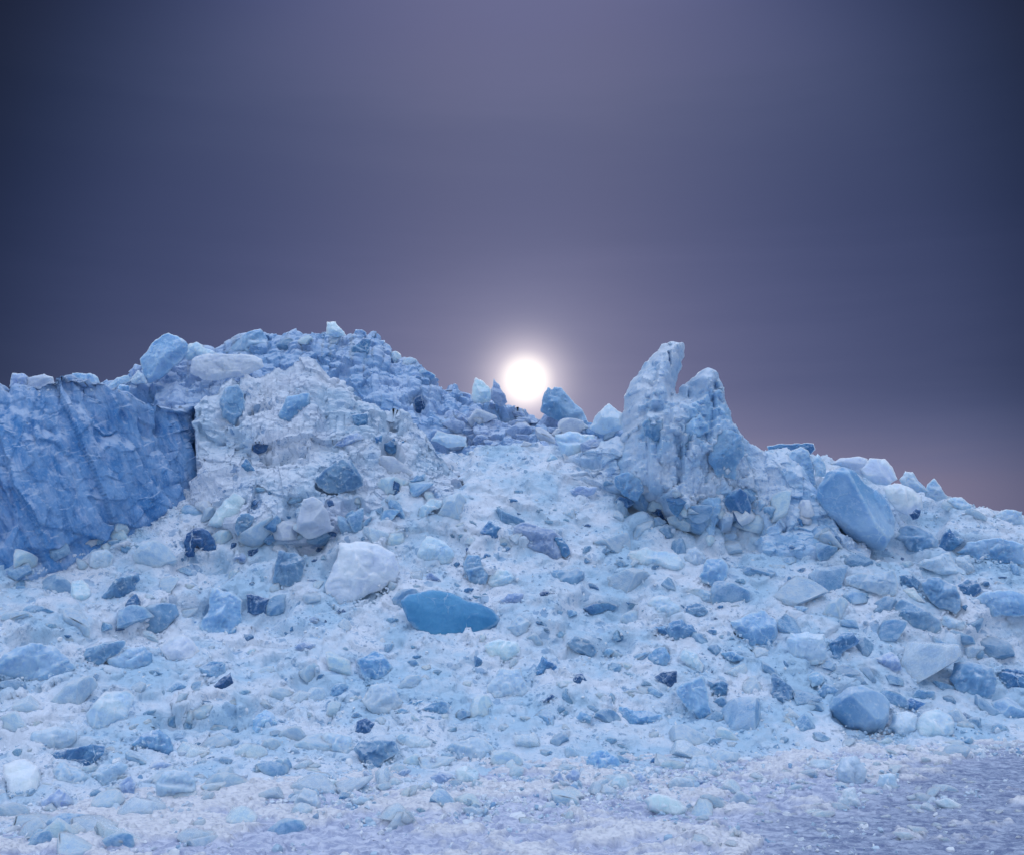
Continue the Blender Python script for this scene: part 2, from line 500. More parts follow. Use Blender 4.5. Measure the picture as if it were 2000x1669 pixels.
def ridge(name, crest, foot, n_u, n_f, n_b, mat, curve=1.6, back=1.6, amp=1.0, seed=0, extra=None, jag=0.0, sm=1, zb=0.4, calm=0.5, crisp=38, zpow=0.92, merge=False):
    """an upstanding mass: crest line and foot line given as (px, py, depth); front face between, back face behind"""
    c = np.array(crest, float); f = np.array(foot, float)
    u = np.linspace(max(c[0, 0], f[0, 0]), min(c[-1, 0], f[-1, 0]), n_u)
    cp = P(u, np.interp(u, c[:, 0], c[:, 1]), np.interp(u, c[:, 0], c[:, 2]))
    fy_ = np.interp(u, f[:, 0], f[:, 1]); fd_ = np.interp(u, f[:, 0], f[:, 2])
    if merge:
        got = [on_slope(a_, b_) for a_, b_ in zip(u, fy_)]
        fd_ = np.array([k_ if g_ is None else g_ for g_, k_ in zip(got, fd_)])
    fp = P(u, fy_, fd_)
    cp = smooth_cols(cp, sm); fp = smooth_cols(fp, 8)
    if jag:
        cp[:, 2] += jag * fbm(np.stack([cp[:, 0] * 6, cp[:, 1] * 0, cp[:, 1] * 0 + seed], 1), 4, seed, 0.6)
    t = np.linspace(0, 1, n_f)
    z = fp[:, None, 2] + (cp - fp)[:, None, 2] * t[None] ** zpow
    y = fp[:, None, 1] + (cp - fp)[:, None, 1] * t[None] ** curve
    x = fp[:, None, 0] + (cp - fp)[:, None, 0] * t[None]
    Fg = np.stack([x, y, z], -1)
    s = np.linspace(0, 1, n_b + 1)[1:]
    zb_ = np.minimum(zb, cp[:, 2] - 0.2)
    zz = cp[:, None, 2] + (zb_ - cp[:, 2])[:, None] * s[None] ** 1.8
    yy = cp[:, None, 1] + back * s[None] ** 0.8
    xx = np.repeat(cp[:, None, 0], n_b, 1)
    sk = Fg[:, :1] + np.array([0, 0.10, 0]) - np.array([0, 0, 1.0]) * np.linspace(0.7, 0.06, 7)[None, :, None]
    Gg = np.concatenate([sk, Fg, np.stack([xx, yy, zz], -1)], 1)
    n = grid_normals(Gg)
    if n[n_u // 2, n_f // 2, 1] > 0: n = -n
    pp = Gg.reshape(-1, 3)
    d = rubble_relief(pp, amp, seed) if extra is None else extra(pp)
    # keep the buried foot calm and the crest close to its line
    row = np.concatenate([np.zeros(7), np.clip(t / 0.05, 0.15, 1) * (calm + (1 - calm) * np.clip(np.abs(t - 1) / 0.12, 0, 1)), np.full(n_b, 0.7)])
    d = d.reshape(Gg.shape[:2]) * row[None]
    Gg = Gg + n * d[..., None]
    o = link(name, make_mesh(name, Gg.reshape(-1, 3), grid_quads(*Gg.shape[:2]), mat=mat, crisp=crisp))
    add_surface(Gg)
    return o


def peak_relief(p):
    return 0.14 * fbm(p * 0.7, 4, 21) + 0.20 * lumps(p, 1.5, 22) + 0.12 * lumps(p, 3.4, 23) + 0.05 * lumps(p, 7.5, 27) + 0.06 * plates(p, 2.4, 24) + 0.025 * plates(p, 6.5, 25) + 0.014 * fbm(p * 14, 3, 26) - 0.19 - 0.25 * hollows(p, 1.2, 163) - 0.10 * hollows(p, 3.0, 164)


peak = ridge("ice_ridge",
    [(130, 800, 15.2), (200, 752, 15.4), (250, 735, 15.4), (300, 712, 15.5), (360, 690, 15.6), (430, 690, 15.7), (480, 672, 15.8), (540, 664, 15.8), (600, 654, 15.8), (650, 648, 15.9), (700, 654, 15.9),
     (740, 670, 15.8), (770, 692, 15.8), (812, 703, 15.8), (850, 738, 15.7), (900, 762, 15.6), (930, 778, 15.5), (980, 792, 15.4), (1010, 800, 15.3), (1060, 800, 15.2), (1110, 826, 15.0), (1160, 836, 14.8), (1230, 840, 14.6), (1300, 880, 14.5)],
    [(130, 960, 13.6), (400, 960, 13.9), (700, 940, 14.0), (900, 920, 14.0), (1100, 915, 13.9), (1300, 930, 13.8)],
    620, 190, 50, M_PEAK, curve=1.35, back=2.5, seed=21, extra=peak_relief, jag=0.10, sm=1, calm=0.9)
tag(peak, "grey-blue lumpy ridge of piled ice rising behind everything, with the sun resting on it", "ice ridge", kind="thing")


def wall_relief(p):
    ca, sa = math.cos(0.42), math.sin(0.42)
    q = np.stack([p[:, 0] * ca + p[:, 2] * sa, p[:, 1], -p[:, 0] * sa + p[:, 2] * ca], 1)
    s = q * np.array([1.6, 1.0, 0.6])
    sc_ = np.sqrt(np.abs(vnoise(q * np.array([4.6, 1, 1.1]), 47)) + 0.02) + 0.6 * np.sqrt(np.abs(vnoise(q * np.array([10.0, 2, 2.6]), 48)) + 0.02)
    return 0.14 * fbm(p * 0.7, 4, 41) + 0.07 * plates(s, 1.1, 42, 0.5, 0.9) + 0.09 * sc_ - 0.10 * hollows(s, 2.2, 165) + 0.03 * plates(q, 3.6, 43) + 0.012 * plates(q, 9.0, 45) + 0.035 * fbm(s * 5, 5, 44) - 0.10


wall = ridge("ice_wall",
    [(-640, 700, 10.6), (-200, 735, 10.8), (40, 752, 11.2), (85, 745, 11.2), (118, 727, 11.3), (160, 738, 11.4), (195, 750, 11.5), (230, 768, 11.6), (300, 786, 11.9), (360, 787, 12.3), (395, 784, 12.7), (440, 790, 13.2)],
    [(-640, 1130, 10.3), (45, 1135, 10.6), (220, 1070, 11.3), (400, 965, 12.3), (440, 945, 12.7)],
    420, 230, 40, M_WALL, curve=2.2, back=2.2, seed=41, extra=wall_relief, jag=0.09, sm=1, crisp=0, calm=0.7)
tag(wall, "tall shadowy blue ice wall with slanting cracks behind the white slope", "ice wall", kind="thing")

def mound_relief(p):
    d = 0.30 * fbm(p * 1.1, 5, 61) - 0.32 * hollows(p, 1.5, 161) - 0.10 * hollows(p, 3.4, 162) + 0.11 * plates(p, 1.3, 62, 0.4, 0.7) + 0.13 * lumps(p, 1.9, 66)
    return d + 0.05 * lumps(p, 5.0, 69) + 0.035 * plates(p, 3.6, 63) * (0.6 + vnoise(p * 1.2, 68)) + 0.022 * plates(p, 8.0, 64) + 0.012 * plates(p, 18.0, 65) + 0.014 * fbm(p * 16, 4, 67) - 0.11


mound = ridge("ice_mound",
    [(368, 1000, 12.3), (378, 930, 12.35), (384, 790, 12.45), (396, 770, 12.6), (450, 740, 12.8), (490, 728, 12.9), (520, 722, 12.95), (560, 710, 13.0), (601, 700, 13.0), (615, 712, 13.0), (640, 747, 13.0), (665, 752, 13.0), (690, 782, 12.95), (720, 778, 12.9),
     (750, 800, 12.8), (790, 815, 12.8), (815, 832, 12.75), (840, 856, 12.7), (868, 888, 12.6), (900, 925, 12.5)],
    [(368, 1030, 12.0), (450, 1050, 11.75), (560, 1060, 11.7), (700, 1040, 11.8), (820, 1010, 12.0), (900, 985, 12.15)],
    420, 260, 50, M_MOUND, curve=1.35, back=1.5, seed=61, jag=0.12, sm=1, calm=0.4, extra=mound_relief, crisp=50)
tag(mound, "rugged grey-white ice mound studded with blue chunks, jutting in front of the blue wall", "ice mound")

# ------------------------------------------------------------------ inflated outlines (blocks, tower)
def roughen(poly, it, amp, rng):
    pts = np.asarray(poly, float); idx = np.arange(len(pts))
    for k in range(it):
        nx = np.roll(pts, -1, 0); e = nx - pts
        nrm = np.stack([e[:, 1], -e[:, 0]], 1)
        mid = (pts + nx) / 2 + nrm * (rng.uniform(-amp, amp, len(pts))[:, None])
        out = np.empty((2 * len(pts), 2)); out[0::2] = pts; out[1::2] = mid
        pts = out; idx = np.repeat(idx, 2)
    return pts, idx


def inside(pts, poly):
    x, y = pts[:, 0], pts[:, 1]
    c = np.zeros(len(pts), bool)
    a = poly; b = np.roll(poly, -1, 0)
    for (x1, y1), (x2, y2) in zip(a, b):
        if y1 == y2: continue
        m = ((y1 > y) != (y2 > y)) & (x < (x2 - x1) * (y - y1) / (y2 - y1) + x1)
        c ^= m
    return c


TS = np.array([1.5, 0.75, 1.0])


def inflate(poly, T, style, seed, fine=1.0, rough=0.07, rel=0.0, cuts=0):
    """closed solid with the given outline: verts (local x, y, out), quads"""
    rng = np.random.default_rng(seed)
    poly = np.asarray(poly, float)
    ext = poly.max(0) - poly.min(0)
    pr, own = roughen(poly, 3, rough, rng)
    h = max(ext.min() / (26 * fine), ext.max() / (64 * fine), 0.005)
    lo = pr.min(0) - h; hi = pr.max(0) + h
    gx = np.arange(lo[0], hi[0] + h, h); gy = np.arange(lo[1], hi[1] + h, h)
    X, Yg = np.meshgrid(gx, gy, indexing='ij')
    pts = np.stack([X.ravel(), Yg.ravel()], 1)
    n, m = X.shape
    Q = grid_quads(n, m)
    ctr = pts[Q].mean(1)
    keep = inside(ctr, pr)
    Q = Q[keep]
    used, inv = np.unique(Q, return_inverse=True)
    Q = inv.reshape(-1, 4); pts = pts[used]
    cnt = np.bincount(Q.ravel(), minlength=len(pts))
    bd = cnt < 4
    a = pr; b = np.roll(pr, -1, 0); ab = b - a
    ap = pts[:, None] - a[None]
    tt = np.clip((ap * ab[None]).sum(-1) / ((ab * ab).sum(-1)[None] + 1e-12), 0, 1)
    cl = a[None] + tt[..., None] * ab[None]
    dd = np.linalg.norm(pts[:, None] - cl, axis=-1)
    j = dd.argmin(1); d = dd[np.arange(len(pts)), j]
    pts[bd] = cl[np.arange(len(pts)), j][bd]
    d[bd] = 0
    D = max(d.max(), 1e-4)
    p3 = np.stack([pts[:, 0], pts[:, 1], np.full(len(pts), seed * 3.7)], 1)
    nf = 1.0 / max(ext.max(), 0.05)
    if style == 'round':
        s = np.clip(d / (D * 0.95), 0, 1); w = T * np.sqrt(1 - (1 - s) ** 2)
        w = w * (1 + 0.18 * fbm(p3 * nf * 2.5, 3, seed % 50))
        c0 = pts.mean(0)
        for _ in range(7):
            g = rng.normal(0, 0.75, 2) * T / D
            w = np.minimum(w, T * rng.uniform(0.62, 1.0) + ((pts - c0) * g).sum(1))
        w = np.maximum(w, 0.3 * T * np.clip(d / (0.4 * D), 0, 1))
        w = w + T * 0.16 * plates(p3, nf * 2.8, seed % 40, 0.4, 0.8) * np.clip(d / (0.3 * D), 0, 1)
        w = w + T * 0.07 * plates(p3, nf * 7.0, seed % 40 + 3, 0.4, 0.8) * np.clip(d / (0.3 * D), 0, 1)
    elif style == 'smooth':
        s = np.clip(d / D, 0, 1); w = T * np.sqrt(1 - (1 - s) ** 2) * (1 + 0.10 * fbm(p3 * nf * 2, 3, seed % 50))
        c0 = pts.mean(0)
        for _ in range(cuts):
            g = rng.normal(0, 0.8, 2) * T / D
            w = np.minimum(w, T * rng.uniform(0.7, 0.95) + ((pts - c0) * g).sum(1))
        w = np.maximum(w, 0.25 * T * np.clip(d / (0.4 * D), 0, 1))
    elif style == 'flat':
        s = np.clip(d / (D * 0.35), 0, 1); w = T * (1 - (1 - s) ** 2.2) * (1 + 0.06 * fbm(p3 * nf * 3, 3, seed % 50))
    else:                                      # faceted
        w = np.full(len(pts), 9.0)
        pw = pts + 0.05 / nf * np.stack([fbm(p3 * nf * 3, 2, 5), fbm(p3 * nf * 3 + 9, 2, 6)], 1)
        for e in range(len(poly)):
            k = rng.choice([0.5, 0.9, 1.6, 3.0]) * T / D
            de = dd[:, own == e].min(1)
            w = np.minimum(w, k * de)
        c0 = pts.mean(0)
        for _ in range(3):
            g = rng.normal(0, 0.55, 2) * T / D
            w = np.minimum(w, T * rng.uniform(0.75, 1.1) + ((pw - c0) * g).sum(1))
        w = np.minimum(w, 0.02 + 4.0 * d)
        w = np.maximum(w, 0.12 * np.minimum(d, D))
        w = w + T * 0.06 * fbm(p3 * nf * 5, 3, seed % 50) * np.clip(d / (0.3 * D), 0, 1)
        w = w + T * 0.10 * plates(p3, nf * 4.5, seed % 40, 0.5, 0.7) * np.clip(d / (0.3 * D), 0, 1)
    lf = np.clip(d / (0.2 * D), 0, 1) * (0.35 if style == 'smooth' else 1.0)
    w = w + (0.004 * fbm(p3 * 40, 2, 3) + 0.010 * plates(p3, 9.0, 33) + 0.006 * plates(p3, 20.0, 34)) * lf * min(1.0, T / 0.06)
    if rel:
        w = w + rel * np.clip(d / (0.15 * D), 0, 1) * (1.25 * plates(p3 * TS, 1.7, seed % 40, 0.5, 1.2) + 0.9 * plates(p3 * TS, 3.8, seed % 40 + 1) + 0.45 * plates(p3, 9, seed % 40 + 2) + 0.2 * plates(p3, 22, seed % 40 + 3) + 0.5 * fbm(p3 * 1.1, 3, 8) - 1.6 * hollows(p3, 1.9, 166))
    w[bd] = 0
    wb = -0.75 * T * np.sqrt(np.clip(1 - (1 - np.clip(d / D, 0, 1)) ** 2, 0, 1)); 
    nb = np.where(~bd)[0]
    bi = np.arange(len(pts)); bi[nb] = len(pts) + np.arange(len(nb))
    V = np.vstack([np.column_stack([pts, w]), np.column_stack([pts[nb], wb[nb]])])
    QQ = np.vstack([Q, bi[Q][:, ::-1]])
    return V, QQ


REG = {'R1': (30, 600, .2996), 'R2': (500, 600, .2996), 'R3': (970, 600, .2996), 'R4': (1480, 600, .2996),
       'R5': (30, 1100, .3115), 'R6': (500, 1100, .3115), 'R7': (970, 1100, .3115), 'R8': (1480, 1100, .3115),
       'M1': (40, 950, .2), 'M2': (400, 950, .2), 'M3': (760, 950, .2), 'M4': (1120, 950, .2), 'M5': (1480, 950, .2), 'M6': (1600, 950, .2),
       'T': (1200, 650, .15), 'F': (0, 0, 1.0)}


def to_px(reg, pts):
    x0, y0, s = REG[reg]
    return np.asarray(pts, float) * s + np.array([x0, y0])


PX_OF = {}                                   # object name -> (px, py, size): only used to word the labels


def solid_from_outline(name, pix, center, nrm, T, style, mat, seed, fine=1.0, rough=0.07, rel=0.0, cuts=0):
    nrm = np.asarray(nrm, float); nrm /= np.linalg.norm(nrm)
    ux = np.cross([0, 0, 1.0], nrm); ux /= np.linalg.norm(ux); ux = -ux if ux[0] < 0 else ux
    uy = np.cross(nrm, ux); 
    if uy[2] < 0: uy = -uy
    d = ray(pix[:, 0], pix[:, 1])
    s = ((center - CAM) @ nrm) / (d @ nrm)
    w = CAM + d * s[:, None]
    loc = w - center
    poly = np.stack([loc @ ux, loc @ uy], 1)
    V, Q = inflate(poly, T, style, seed, fine, rough, rel, cuts)
    W = V[:, :1] * ux + V[:, 1:2] * uy + V[:, 2:3] * nrm
    me = make_mesh(name, W, Q, mat=mat)
    if style == 'gem' or rel: me.set_sharp_from_angle(angle=math.radians(32))
    # outward normals
    me.update()
    bm = bmesh.new(); bm.from_mesh(me); bmesh.ops.recalc_face_normals(bm, faces=bm.faces); bm.to_mesh(me); bm.free()
    return link(name, me, tuple(center)), np.ptp(poly, axis=0)


# --- the horned tower, standing on the slope
tw = [(1196, 960), (1200, 910), (1206, 876), (1217, 845), (1219, 800), (1224, 762), (1236, 740), (1252, 722), (1268, 700), (1280, 688), (1292, 672), (1310, 667), (1322, 671), (1336, 670), (1337, 692), (1331, 722), (1323, 742),
      (1320, 768), (1323, 772), (1326, 758), (1340, 748), (1360, 732), (1378, 719), (1398, 725), (1406, 744), (1415, 765), (1420, 792), (1430, 822), (1446, 848), (1455, 872), (1470, 895), (1490, 940), (1490, 1030), (1400, 1060), (1290, 1020)]
tpx = np.array(tw, float)
tower, _ = solid_from_outline("ice_tower", tpx, P(1330, 850, 12.75), (0, -1, 0.12), 0.50, 'flat', M_TOWER, 77, fine=2.8, rough=0.14, rel=0.10)
tag(tower, "twin-horned blue ice tower standing highest beside the sun", "ice tower")
tm = tower.matrix_basis
tv = np.empty(len(tower.data.vertices) * 3, np.float32); tower.data.vertices.foreach_get("co", tv)
tv = tv.reshape(-1, 3) + np.array(tower.location)
tq = np.empty(len(tower.data.polygons) * 4, np.int32); tower.data.polygons.foreach_get("vertices", tq)
SURF_V.append(tv); SURF_F.append(tq.reshape(-1, 4) + _nv); _nv += len(tv)

spur = ridge("ice_spur",
    [(1100, 900, 13.2), (1170, 880, 12.95), (1210, 862, 12.7), (1260, 880, 12.45), (1330, 900, 12.3), (1400, 860, 12.35), (1440, 846, 12.4), (1465, 866, 12.4), (1490, 884, 12.4), (1530, 900, 12.45), (1562, 928, 12.4), (1600, 980, 12.25), (1640, 1045, 12.05), (1700, 1080, 12.0)],
    [(1100, 925, 12.75), (1200, 965, 12.45), (1290, 990, 12.25), (1400, 1060, 11.85), (1500, 1085, 11.8), (1620, 1092, 11.85), (1700, 1100, 11.9)],
    330, 160, 40, M_TOWER, curve=1.0, zpow=1.15, merge=True, back=1.2, amp=1.25, seed=71, jag=0.05, sm=3)
tag(spur, "rubble spur running down from the horned tower towards the huge smooth boulder", "ice spur")

# flat sea ice: one sheet to the horizon, finer near the camera
xs = np.concatenate([[-3000, -400, -60, -20, -12], np.linspace(-9, -4.2, 60), np.linspace(-4.15, 5.6, 720), np.linspace(5.65, 9, 40), [12, 20, 60, 400, 3000]])
ys = np.concatenate([[-3000, -300, -40, -5, 2, 4.5], np.linspace(5.2, 10.6, 420), np.linspace(10.7, 12, 20), [20, 60, 400, 4000]])
GX, GY = np.meshgrid(xs, ys, indexing='ij')
gp = np.stack([GX.ravel(), GY.ravel(), np.zeros(GX.size)], 1)
near = (np.abs(gp[:, 0]) < 8.9) & (gp[:, 1] > 5.3) & (gp[:, 1] < 11.9)
g2_ = gp * np.array([1.0, 1.0, 1])
side_ = gp[:, 0] - (1.5 + 0.85 * (gp[:, 1] - 6.6)) + 0.55 * fbm(g2_ * 1.3, 4, 95)
wet_ = np.clip((side_ + 0.35) / 0.8, 0, 1)
nz_ = fbm(g2_ * np.array([1.7, 2.6, 1]), 6, 96, 0.62)
slush_ = np.clip((nz_ - np.where(wet_ > 0.5, 0.30, -0.02)) / 0.10, 0, 1)
crust_ = 0.020 * plates(g2_ * np.array([1, 1.5, 1]), 9.0, 92, 0.6, 0.7) + 0.010 * plates(g2_ * np.array([1, 1.4, 1]), 22.0, 93) + 0.012 * fbm(g2_ * np.array([6, 11, 1]), 4, 94)
ripple_ = 0.016 * fbm(g2_ * np.array([7, 17, 1]), 4, 97, 0.6) + 0.008 * plates(g2_ * np.array([1, 2.2, 1]), 14.0, 98)
gp[:, 2] = np.where(near, (1 - wet_) * crust_ + wet_ * ripple_ + 0.030 * slush_, 0)
gme = make_mesh("sea_ice", gp, grid_quads(len(xs), len(ys)), mat=sea_ice_mat(), crisp=40)
for nm_, arr_ in (("wet", wet_), ("slush", slush_)):
    at_ = gme.attributes.new(nm_, 'FLOAT', 'POINT'); at_.data.foreach_set("value", arr_.astype(np.float32))
ground = link("sea_ice", gme)
tag(ground, kind="structure")
gi = gp.reshape(len(xs), len(ys), 3)
add_surface(gi, 1)

BVH = BVHTree.FromPolygons(np.concatenate(SURF_V).tolist(), np.concatenate(SURF_F).tolist())


def hit(px, py):
    d = ray(px, py); d = d / np.linalg.norm(d)
    loc, nrm, i, dist = BVH.ray_cast(Vector(CAM), Vector(d))
    if loc is None: return None
    n = np.array(nrm)
    if n @ d > 0: n = -n
    return np.array(loc), n


# ------------------------------------------------------------------ the blocks seen in the photograph
# region, outline, tone, surface, name, label words, landmark name or None, options
B = []


def b(reg, pts, tone, style, name, words_, short=None, **kw):
    B.append((reg, pts, tone, style, name, words_, short, kw))


# label text starting with "=" is complete as written; otherwise the place is worked out from the landmarks near it
b('F', [(780,1172),(796,1160),(844,1150),(872,1154),(904,1168),(936,1176),(964,1190),(978,1208),(970,1222),(932,1240),(908,1250),(880,1254),(844,1250),(820,1238),(796,1210),(787,1188)], 'azure', 'smooth', 'ice_block', "=large lens-shaped deep blue ice block set flush in the white slope", "lens-shaped block", T=.07, fine=1.6, lift=.09)
b('M2', [(1310,540),(1500,530),(1700,560),(1850,640),(1900,780),(1870,920),(1720,1010),(1550,1080),(1400,1160),(1310,1180),(1250,1100),(1180,1050),(1170,960),(1240,820),(1290,700)], 'white', 'round', 'ice_boulder', "=big frosted white ice boulder with a dirty undercut lower edge", "frosted white boulder", lift=.10, fine=1.5)
b('M2', [(890,420),(920,250),(960,120),(1060,90),(1150,150),(1210,260),(1230,370),(1270,390),(1250,430),(1160,460),(1080,500),(1000,510)], 'white', 'smooth', 'ice_boulder', "=smooth pale domed ice boulder with a lipped edge over a dark hollow", "pale domed boulder", lift=.12, fine=1.5)
b('M2', [(1150,465),(1250,432),(1300,470),(1285,492),(1200,485)], 'dark', 'gem', 'ice_wedge', "=dark fill for the shaded hollow under the lip of the pale domed boulder")  # shade of the hollow modelled as a dark solid
b('M1', [(1595,540),(1620,460),(1700,400),(1780,400),(1850,450),(1900,530),(1925,610),(1850,640),(1760,610),(1720,570),(1700,600),(1700,680),(1640,690),(1600,660)], 'dark', 'round', 'ice_block', "=dark navy arched ice block with a snow-filled notch at its foot", "dark arched block")
b('M2', [(415,620),(520,595),(525,650),(470,740),(430,690)], 'dark', 'gem', 'ice_chunk', "=small dark navy heart-shaped ice chunk beside a grey five-sided one")
b('M2', [(230,630),(260,545),(310,545),(290,600),(260,630)], 'dark', 'gem', 'ice_chunk', "=small dark navy slanting ice chunk just above a grey five-sided one")
b('M2', [(260,705),(300,660),(370,635),(410,690),(380,740),(310,740)], 'grey', 'gem', 'ice_chunk', "=grey five-sided ice chunk between two small navy chunks")
b('M2', [(650,930),(680,770),(720,610),(800,640),(900,650),(980,710),(960,800),(935,940),(840,980),(740,960)], 'streak', 'gem', 'ice_block', "=tall glassy ice block with a scratched dark blue face", "scratched glassy block", lift=.08, fine=1.3)
b('M2', [(405,1050),(450,1040),(520,1060),(630,1090),(640,1150),(610,1230),(520,1260),(415,1230)], 'dark', 'round', 'ice_block', "=dark blue squarish ice block flush in the snow", "dark square block")
b('R5', [(1240,140),(1380,190),(1425,230),(1420,400),(1390,480),(1270,490),(1200,500),(1150,470),(1150,390),(1210,300),(1220,180)], 'mist', 'round', 'ice_block', "=tall milky blue ice block next to the dark square block", "tall milky block", fine=1.3)
b('R5', [(765,290),(830,255),(960,245),(1010,255),(1030,320),(960,400),(890,445),(790,420),(765,350)], 'blue', 'smooth', 'ice_block', "=rounded mid-blue ice block with a small pale peak above it", "rounded blue block")
b('R5', [(895,252),(930,205),(968,247)], 'pale', 'gem', 'ice_chunk', "=small pale pointed ice chunk on top of the rounded blue block")
b('M1', [(780,1090),(850,1010),(950,890),(1040,820),(1150,830),(1170,900),(1100,1040),(1030,1090),(950,1160),(850,1200)], 'streak', 'gem', 'ice_block', "=leaning striated blue ice block with a dark broken lower edge", "leaning striated block", lift=.06)
b('M1', [(1020,1150),(1050,1100),(1130,1040),(1170,1120),(1160,1190),(1030,1210)], 'deep', 'gem', 'ice_wedge', "=dark blue ice wedge tucked against the leaning striated block")
b('M1', [(500,920),(600,900),(670,960),(700,1080),(640,1180),(560,1190),(480,1080)], 'pale', 'gem', 'ice_slab', "=pale upright ice slab downhill of the blue wall, beside the leaning striated block")
b('M1', [(680,640),(850,610),(920,660),(900,760),(850,820),(760,830),(670,770)], 'pale', 'gem', 'ice_slab', "=pale half-buried ice slab just below the foot of the blue wall")
b('R5', [(-150,690),(-80,570),(110,500),(240,510),(290,560),(390,640),(350,680),(230,720),(180,760),(110,750),(0,710)], 'mist', 'round', 'ice_block', "=broad milky blue ice dome sunk in snow at the edge of the view", "broad blue dome", fine=1.3)
b('R5', [(415,580),(440,530),(560,490),(700,480),(650,560),(580,600),(500,650),(440,620)], 'blue', 'gem', 'ice_block', "=blue ice block with a rounded end beside the broad blue dome")
b('R5', [(570,590),(700,530),(800,510),(860,560),(850,650),(760,690),(680,710),(600,650)], 'mist', 'round', 'ice_block', "=white-topped blue ice block in a jumble below the rounded blue block", "white-topped block")
b('R5', [(900,520),(970,450),(1080,450),(1160,550),(1150,600),(1080,650),(950,600)], 'white', 'gem', 'ice_block', "=whitish angular ice block below the tall milky block", "whitish angular block")
b('R5', [(1150,650),(1220,610),(1320,620),(1330,690),(1250,740),(1170,720)], 'blue', 'gem', 'ice_block', "blue crumbling ice block")
b('R5', [(1210,780),(1270,740),(1350,680),(1365,760),(1300,810)], 'dark', 'gem', 'ice_chunk', "dark three-sided ice chunk", "dark three-sided chunk")
b('R5', [(560,800),(700,790),(750,830),(720,900),(680,1030),(560,1100),(400,1110),(440,950)], 'pale', 'gem', 'ice_block', "=big pale lichen-smooth ice block above the dark blue wedge with a pale streak".replace('lichen-smooth', 'flat-faced'), "flat-faced pale block", fine=1.3)
b('R5', [(190,1215),(260,1165),(480,1125),(570,1135),(560,1190),(480,1260),(430,1300),(390,1240),(300,1240)], 'deep', 'gem', 'ice_wedge', "=long dark blue ice wedge with a pale streak lying near the slope foot", "streaked dark wedge")
b('R5', [(60,1200),(100,1060),(250,1010),(390,1050),(380,1110),(240,1180),(150,1230)], 'pale', 'round', 'ice_block', "pale rounded ice block")
b('R5', [(230,1290),(290,1235),(380,1270),(460,1340),(440,1420),(330,1400),(250,1380)], 'pale', 'round', 'ice_block', "pale bulging ice block")
b('R5', [(-80,1260),(60,1220),(140,1270),(160,1340),(150,1430),(100,1480),(-60,1500)], 'white', 'smooth', 'ice_boulder', "=smooth whitish ice boulder at the foot of the slope, cut by the picture edge".replace(', cut by the picture edge', ' below the broad blue dome'))
b('R5', [(460,1330),(520,1280),(640,1240),(720,1260),(660,1330),(590,1400),(540,1410)], 'pale', 'gem', 'ice_block', "pale tapering ice block")
b('R5', [(880,1380),(920,1310),(1000,1285),(1080,1295),(1130,1350),(1140,1430),(1100,1500),(1020,1540),(950,1540),(890,1480)], 'pale', 'round', 'ice_boulder', "=round pale ball-like ice boulder resting on the flat ice", "ball-like boulder", up=1)
b('R5', [(820,1290),(880,1240),(980,1250),(1010,1280),(900,1310)], 'grey', 'gem', 'ice_chunk', "=flat grey ice chunk just behind the ball-like boulder")
b('R5', [(720,1130),(800,1060),(900,1030),(970,1090),(990,1190),(940,1200),(860,1170),(760,1150)], 'streak', 'round', 'ice_block', "=curved striated ice block above the ball-like boulder", "curved striated block")
b('R5', [(640,1390),(720,1320),(760,1370),(750,1480),(680,1490)], 'grey', 'gem', 'ice_block', "=grey upright ice block leaning beside the ball-like boulder")
b('R5', [(160,1480),(270,1400),(330,1440),(370,1500),(330,1580),(180,1600)], 'grey', 'round', 'ice_boulder', "grey rounded ice boulder", up=1)
b('R6', [(630,600),(740,540),(800,570),(860,650),(820,700),(750,740),(700,760),(660,690)], 'blue', 'gem', 'ice_block', "=blue angular ice block directly above the turtle-backed boulder", "angular blue block")
b('R6', [(655,860),(720,760),(800,750),(880,790),(925,870),(890,920),(800,970),(720,930)], 'pale', 'round', 'ice_boulder', "=pale turtle-backed ice boulder bulging from the slope", "turtle-backed boulder", lift=.07)
b('R6', [(460,810),(490,760),(560,745),(600,790),(560,840),(480,850)], 'blue', 'round', 'ice_block', "small rounded blue ice block")
b('R6', [(620,1050),(630,990),(690,965),(745,1000),(720,1070),(660,1085)], 'dark', 'round', 'ice_chunk', "=dark navy ice chunk just above the ribbed grey block")
b('R6', [(610,1160),(650,1110),(760,1100),(880,1110),(910,1180),(850,1210),(800,1240),(790,1290),(720,1310),(670,1250)], 'streak', 'gem', 'ice_block', "=ribbed grey-blue ice block with a pointed foot on white slush", "ribbed grey block", lift=.08)
b('R6', [(1045,910),(1100,870),(1180,860),(1220,890),(1190,940),(1140,965),(1070,930)], 'blue', 'gem', 'ice_chunk', "blue nugget-shaped ice chunk")
b('R6', [(-30,1090),(-25,980),(0,950),(60,910),(110,940),(135,1000),(100,1050),(40,1090)], 'blue', 'round', 'ice_block', "blue speckled ice block", "speckled blue block")
b('R6', [(1180,1160),(1240,1110),(1350,1085),(1450,1110),(1500,1170),(1430,1250),(1300,1260)], 'pale', 'round', 'ice_boulder', "=wide pale ice boulder beside the ribbed grey block, near the slope foot", "wide pale boulder")
b('R6', [(1250,1290),(1330,1260),(1400,1300),(1390,1390),(1290,1400),(1250,1360)], 'pale', 'gem', 'ice_block', "pale squat ice block")
b('R6', [(1065,1230),(1120,1200),(1170,1240),(1150,1300),(1080,1300)], 'grey', 'gem', 'ice_chunk', "grey-blue squat ice chunk")
b('R6', [(1090,1340),(1150,1300),(1250,1330),(1240,1400),(1130,1390)], 'grey', 'round', 'ice_block', "grey-blue low ice block")
